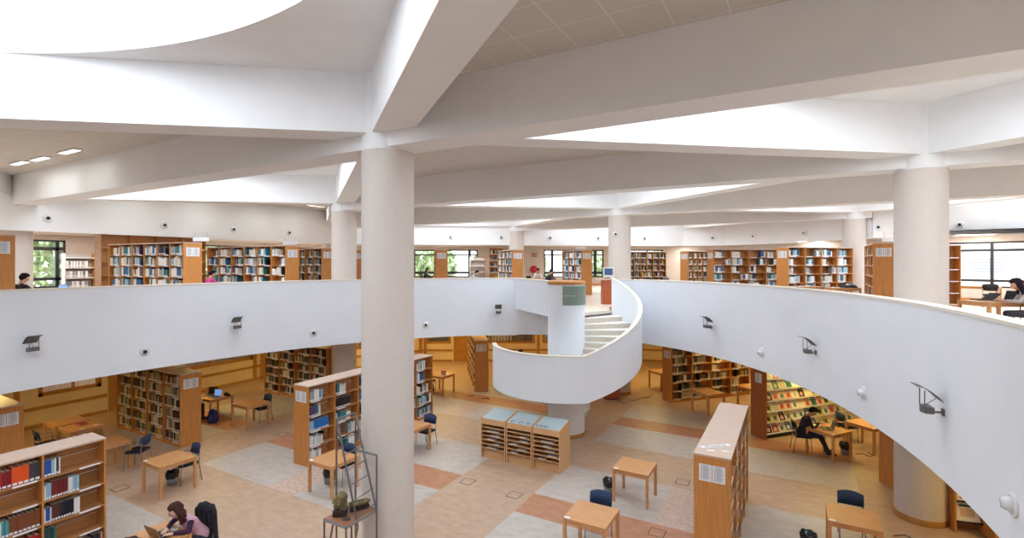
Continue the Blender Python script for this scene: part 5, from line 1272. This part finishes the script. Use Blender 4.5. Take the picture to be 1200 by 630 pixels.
# ------------------------------------------------------------------ ladder sculpture by the near pillar
sx0, sy0 = -.3, 5.72     # stand centre
LG_ = 1.3; sw_, sd_ = .46, .62
sc = thing('ladder_sculpture', 'tall grey steel stand with leaning ladder in front of the near pillar', 'sculpture stand', (.05, 5.71, 0), 0)
def sq(a, b_, m=steeld, r=.014):
    mb = MB(); a = Vector(a); b_ = Vector(b_); d = (b_ - a).normalized(); u = d.orthogonal().normalized(); w = d.cross(u); vs = []
    for p in (a, b_):
        for i, j in ((-1, -1), (1, -1), (1, 1), (-1, 1)): vs.append(p + u * r * i + w * r * j)
    mb.add(vs, [(0, 3, 2, 1), (4, 5, 6, 7), (0, 1, 5, 4), (1, 2, 6, 5), (2, 3, 7, 6), (3, 0, 4, 7)], m); return mb
x0, x1, y0, y1 = -.24, .24, -.32, .32
for x, y in ((x0, y0), (x1, y0), (x0, y1), (x1, y1)): sq((x, y, 0), (x, y, 1.3 if not (x < 0 and y > 0) else 2.8)).obj('leg', sc)
sq((x0, y0 + .24, 0), (x0, y0 + .24, 2.8)).obj('upright', sc)
sq((x0, y0 + .24, 2.79), (x0, y1, 2.79)).obj('top_bar', sc)
for a, b_ in (((x0, y0), (x1, y0)), ((x1, y0), (x1, y1)), ((x1, y1), (x0, y1)), ((x0, y1), (x0, y0))): sq((*a, 1.28), (*b_, 1.28), r=.018).obj('edge_bar', sc)
MB().box(x0, x1, y0, y1, 1.295, 1.305, corten).obj('top_plate', sc)
sq((x1, y1, 1.3), (x1, y1, 2.18)).obj('upright', sc); sq((x0, y1, 2.17), (x1, y1, 2.17)).obj('top_bar', sc)
l0a, l0b = Vector((x0, y0 + .25, 2.78)), Vector((x0, y1 - .01, 2.78)); l1a, l1b = Vector((x1 + .02, y0 + .22, 1.2)), Vector((x1 + .04, y1 - .03, 1.25))
sq(l0a, l1a, steel).obj('ladder_rail', sc); sq(l0b, l1b, steel).obj('ladder_rail', sc)
for k in range(1, 7):
    u = k / 7 + .05; a = lerp(l0a, l1a, u); b_ = lerp(l0b, l1b, u); e = (b_ - a) * .08; MB().tube([a - e, b_ + e], .008, steel, 6).obj('rung', sc)
sq((x1 + .02, y0 + .22, 1.2), (x1 - .1, y0 + .2, .72), steel).obj('brace', sc); sq((x1 - .1, y0 + .2, .72), (x1 - .1, y0 + .2, 1.28), steel).obj('brace', sc)
sq((x0, y0 + .2, 1.28), (x0 - .02, y0 + .02, .4), steel).obj('brace', sc)
hd = MB()
for a in (((0, 0, .13), (0, .02, .19), .085, .09), ((0, -.04, .08), (0, -.03, .12), .07, .075), ((0, -.1, .15), (0, -.115, .11), .02, .026), ((-.03, -.075, .06), (.03, -.075, .06), .035, .035), ((-.08, 0, .15), (-.085, .0, .11), .022, .02), ((.08, 0, .15), (.085, .0, .11), .022, .02), ((0, .04, .04), (0, .04, .1), .07, .07), ((-.045, -.07, .185), (.045, -.07, .185), .022, .022)): capsule(hd, *a)
me = remesh(hd, .008, 2); me.materials.clear(); me.materials.append(stone); me.polygons.foreach_set('material_index', np.zeros(len(me.polygons), np.int32))
he = thing('stone_head', 'greenish brown carved stone head on a dark block on the steel stand', 'sculpture', (-.05, 5.59, 1.306), rad(-62))
MB().box(-.085, .085, -.1, .1, 0, .1, sdark).obj('block', he, bevel=.004); link('head', me, he, (0, 0, .09))
tr_ = thing('carved_trough', 'hollowed greenish stone piece on a dark base behind the carved head', 'sculpture', (.07, 5.87, 1.306), rad(60))
mb = MB(); vs = []; n = 12
for j in range(n + 1):
    u = -1 + 2 * j / n; w_ = .075 * math.sqrt(max(.05, 1 - u * u * .8)); x = .17 * u
    for k in range(9):
        an = PI * k / 8; vs.append((x, -w_ * math.cos(an), .13 - w_ * math.sin(an)))
    for k in range(9):
        an = PI * (8 - k) / 8; vs.append((x, -w_ * .75 * math.cos(an), .135 - w_ * .75 * math.sin(an)))
fs = [(j * 18 + k, j * 18 + (k + 1) % 18, (j + 1) * 18 + (k + 1) % 18, (j + 1) * 18 + k) for j in range(n) for k in range(18)]
fs += [tuple(range(17, -1, -1)), tuple(range(n * 18, n * 18 + 18))]
mb.add(vs, fs, stone, True); mb.obj('trough', tr_); MB().box(-.15, .15, -.05, .05, 0, .06, sdark).obj('base', tr_)
hm_ = thing('small_hammer', 'small steel-handled hammer block standing on the brown plate', 'hammer', (.15, 5.52, 1.306), rad(20))
MB().box(-.055, .055, -.03, .03, 0, .045, steel).obj('hammer_head', hm_, bevel=.005); MB().tube([(0, 0, .04), (.03, .05, .2)], .007, steel, 8).obj('handle', hm_)

# ------------------------------------------------------------------ outdoors, seen through the windows
struct(MB().box(-70, 70, -30, 110, -.4, -.25, gravel), 'ground')
R = random.Random(12)
def crown_mesh(n, sd):
    Rr = random.Random(sd); mb = MB()
    for q in range(n):
        th = Rr.uniform(0, 2 * PI); ph = math.acos(Rr.uniform(-1, 1)); r = Rr.uniform(.55, 1) ** .5
        c = Vector((r * math.sin(ph) * math.cos(th), r * math.sin(ph) * math.sin(th), r * math.cos(ph) * .9))
        s_ = Rr.uniform(.06, .13); a = Vector((Rr.uniform(-1, 1), Rr.uniform(-1, 1), Rr.uniform(-1, 1))).normalized(); b_ = a.orthogonal().normalized(); d = a.cross(b_)
        mb.add([c - b_ * s_, c - d * s_ * .5, c + b_ * s_, c + d * s_ * .5], [(0, 1, 2, 3)], leaf)
    return mb.mesh('crown')
TR_ = [(-30, 12, 3.4, 'at the far left window, nearest'), (-31, 22.5, 3.6, 'outside the left windows, middle one'), (-31, 30.5, 3.8, 'outside the left windows, farther one'), (-27, 40, 4, 'outside the back windows at left'), (-20, 46, 4.4, 'outside the back windows beside the long-haired woman'), (-12, 52, 4, 'outside the back windows left of centre'), (-4, 56, 4, 'outside the back windows behind the stair pillar')]
for i, (x, y, s_, l) in enumerate(TR_):
    t = thing('tree', 'leafy green tree ' + l, 'tree', (x, y, -.25), R.uniform(0, 6), 'trees outside the windows')
    link('crown', cached(('crown', i % 2), lambda: crown_mesh(2600, i)), t, (0, 0, 4.9), scale=(s_ * .9, s_ * .9, s_))
    link('trunk', cached(('trunk',), lambda: MB().cyl((0, 0, 0), (0, 0, 5), .2, .1, bark).mesh('trunk')), t)
bd = thing('apartment_building', 'pale building with rows of windows beyond the right gallery windows', 'building', (27, 52, -.25), rad(-20))
MB().box(-14, 14, 0, 10, 0, 17, facade).obj('wall', bd)
wm = MB().box(-1.0, 1.0, -.06, .04, 0, 1.3, facwin).box(-1.05, 1.05, -.1, .04, -.08, 0, facade)
for q in range(5): wm.box(-1.0, 1.0, -.09, -.06, .1 + .24 * q, .18 + .24 * q, facade)
wm = wm.mesh('window')
for a in range(7):
    for b_ in range(5): link('window', wm, bd, (-11.4 + 3.8 * a, 0, 1.5 + 3.1 * b_))
MB().box(-14.3, 14.3, -.3, 10.3, 17, 17.3, facade).obj('roof', bd)
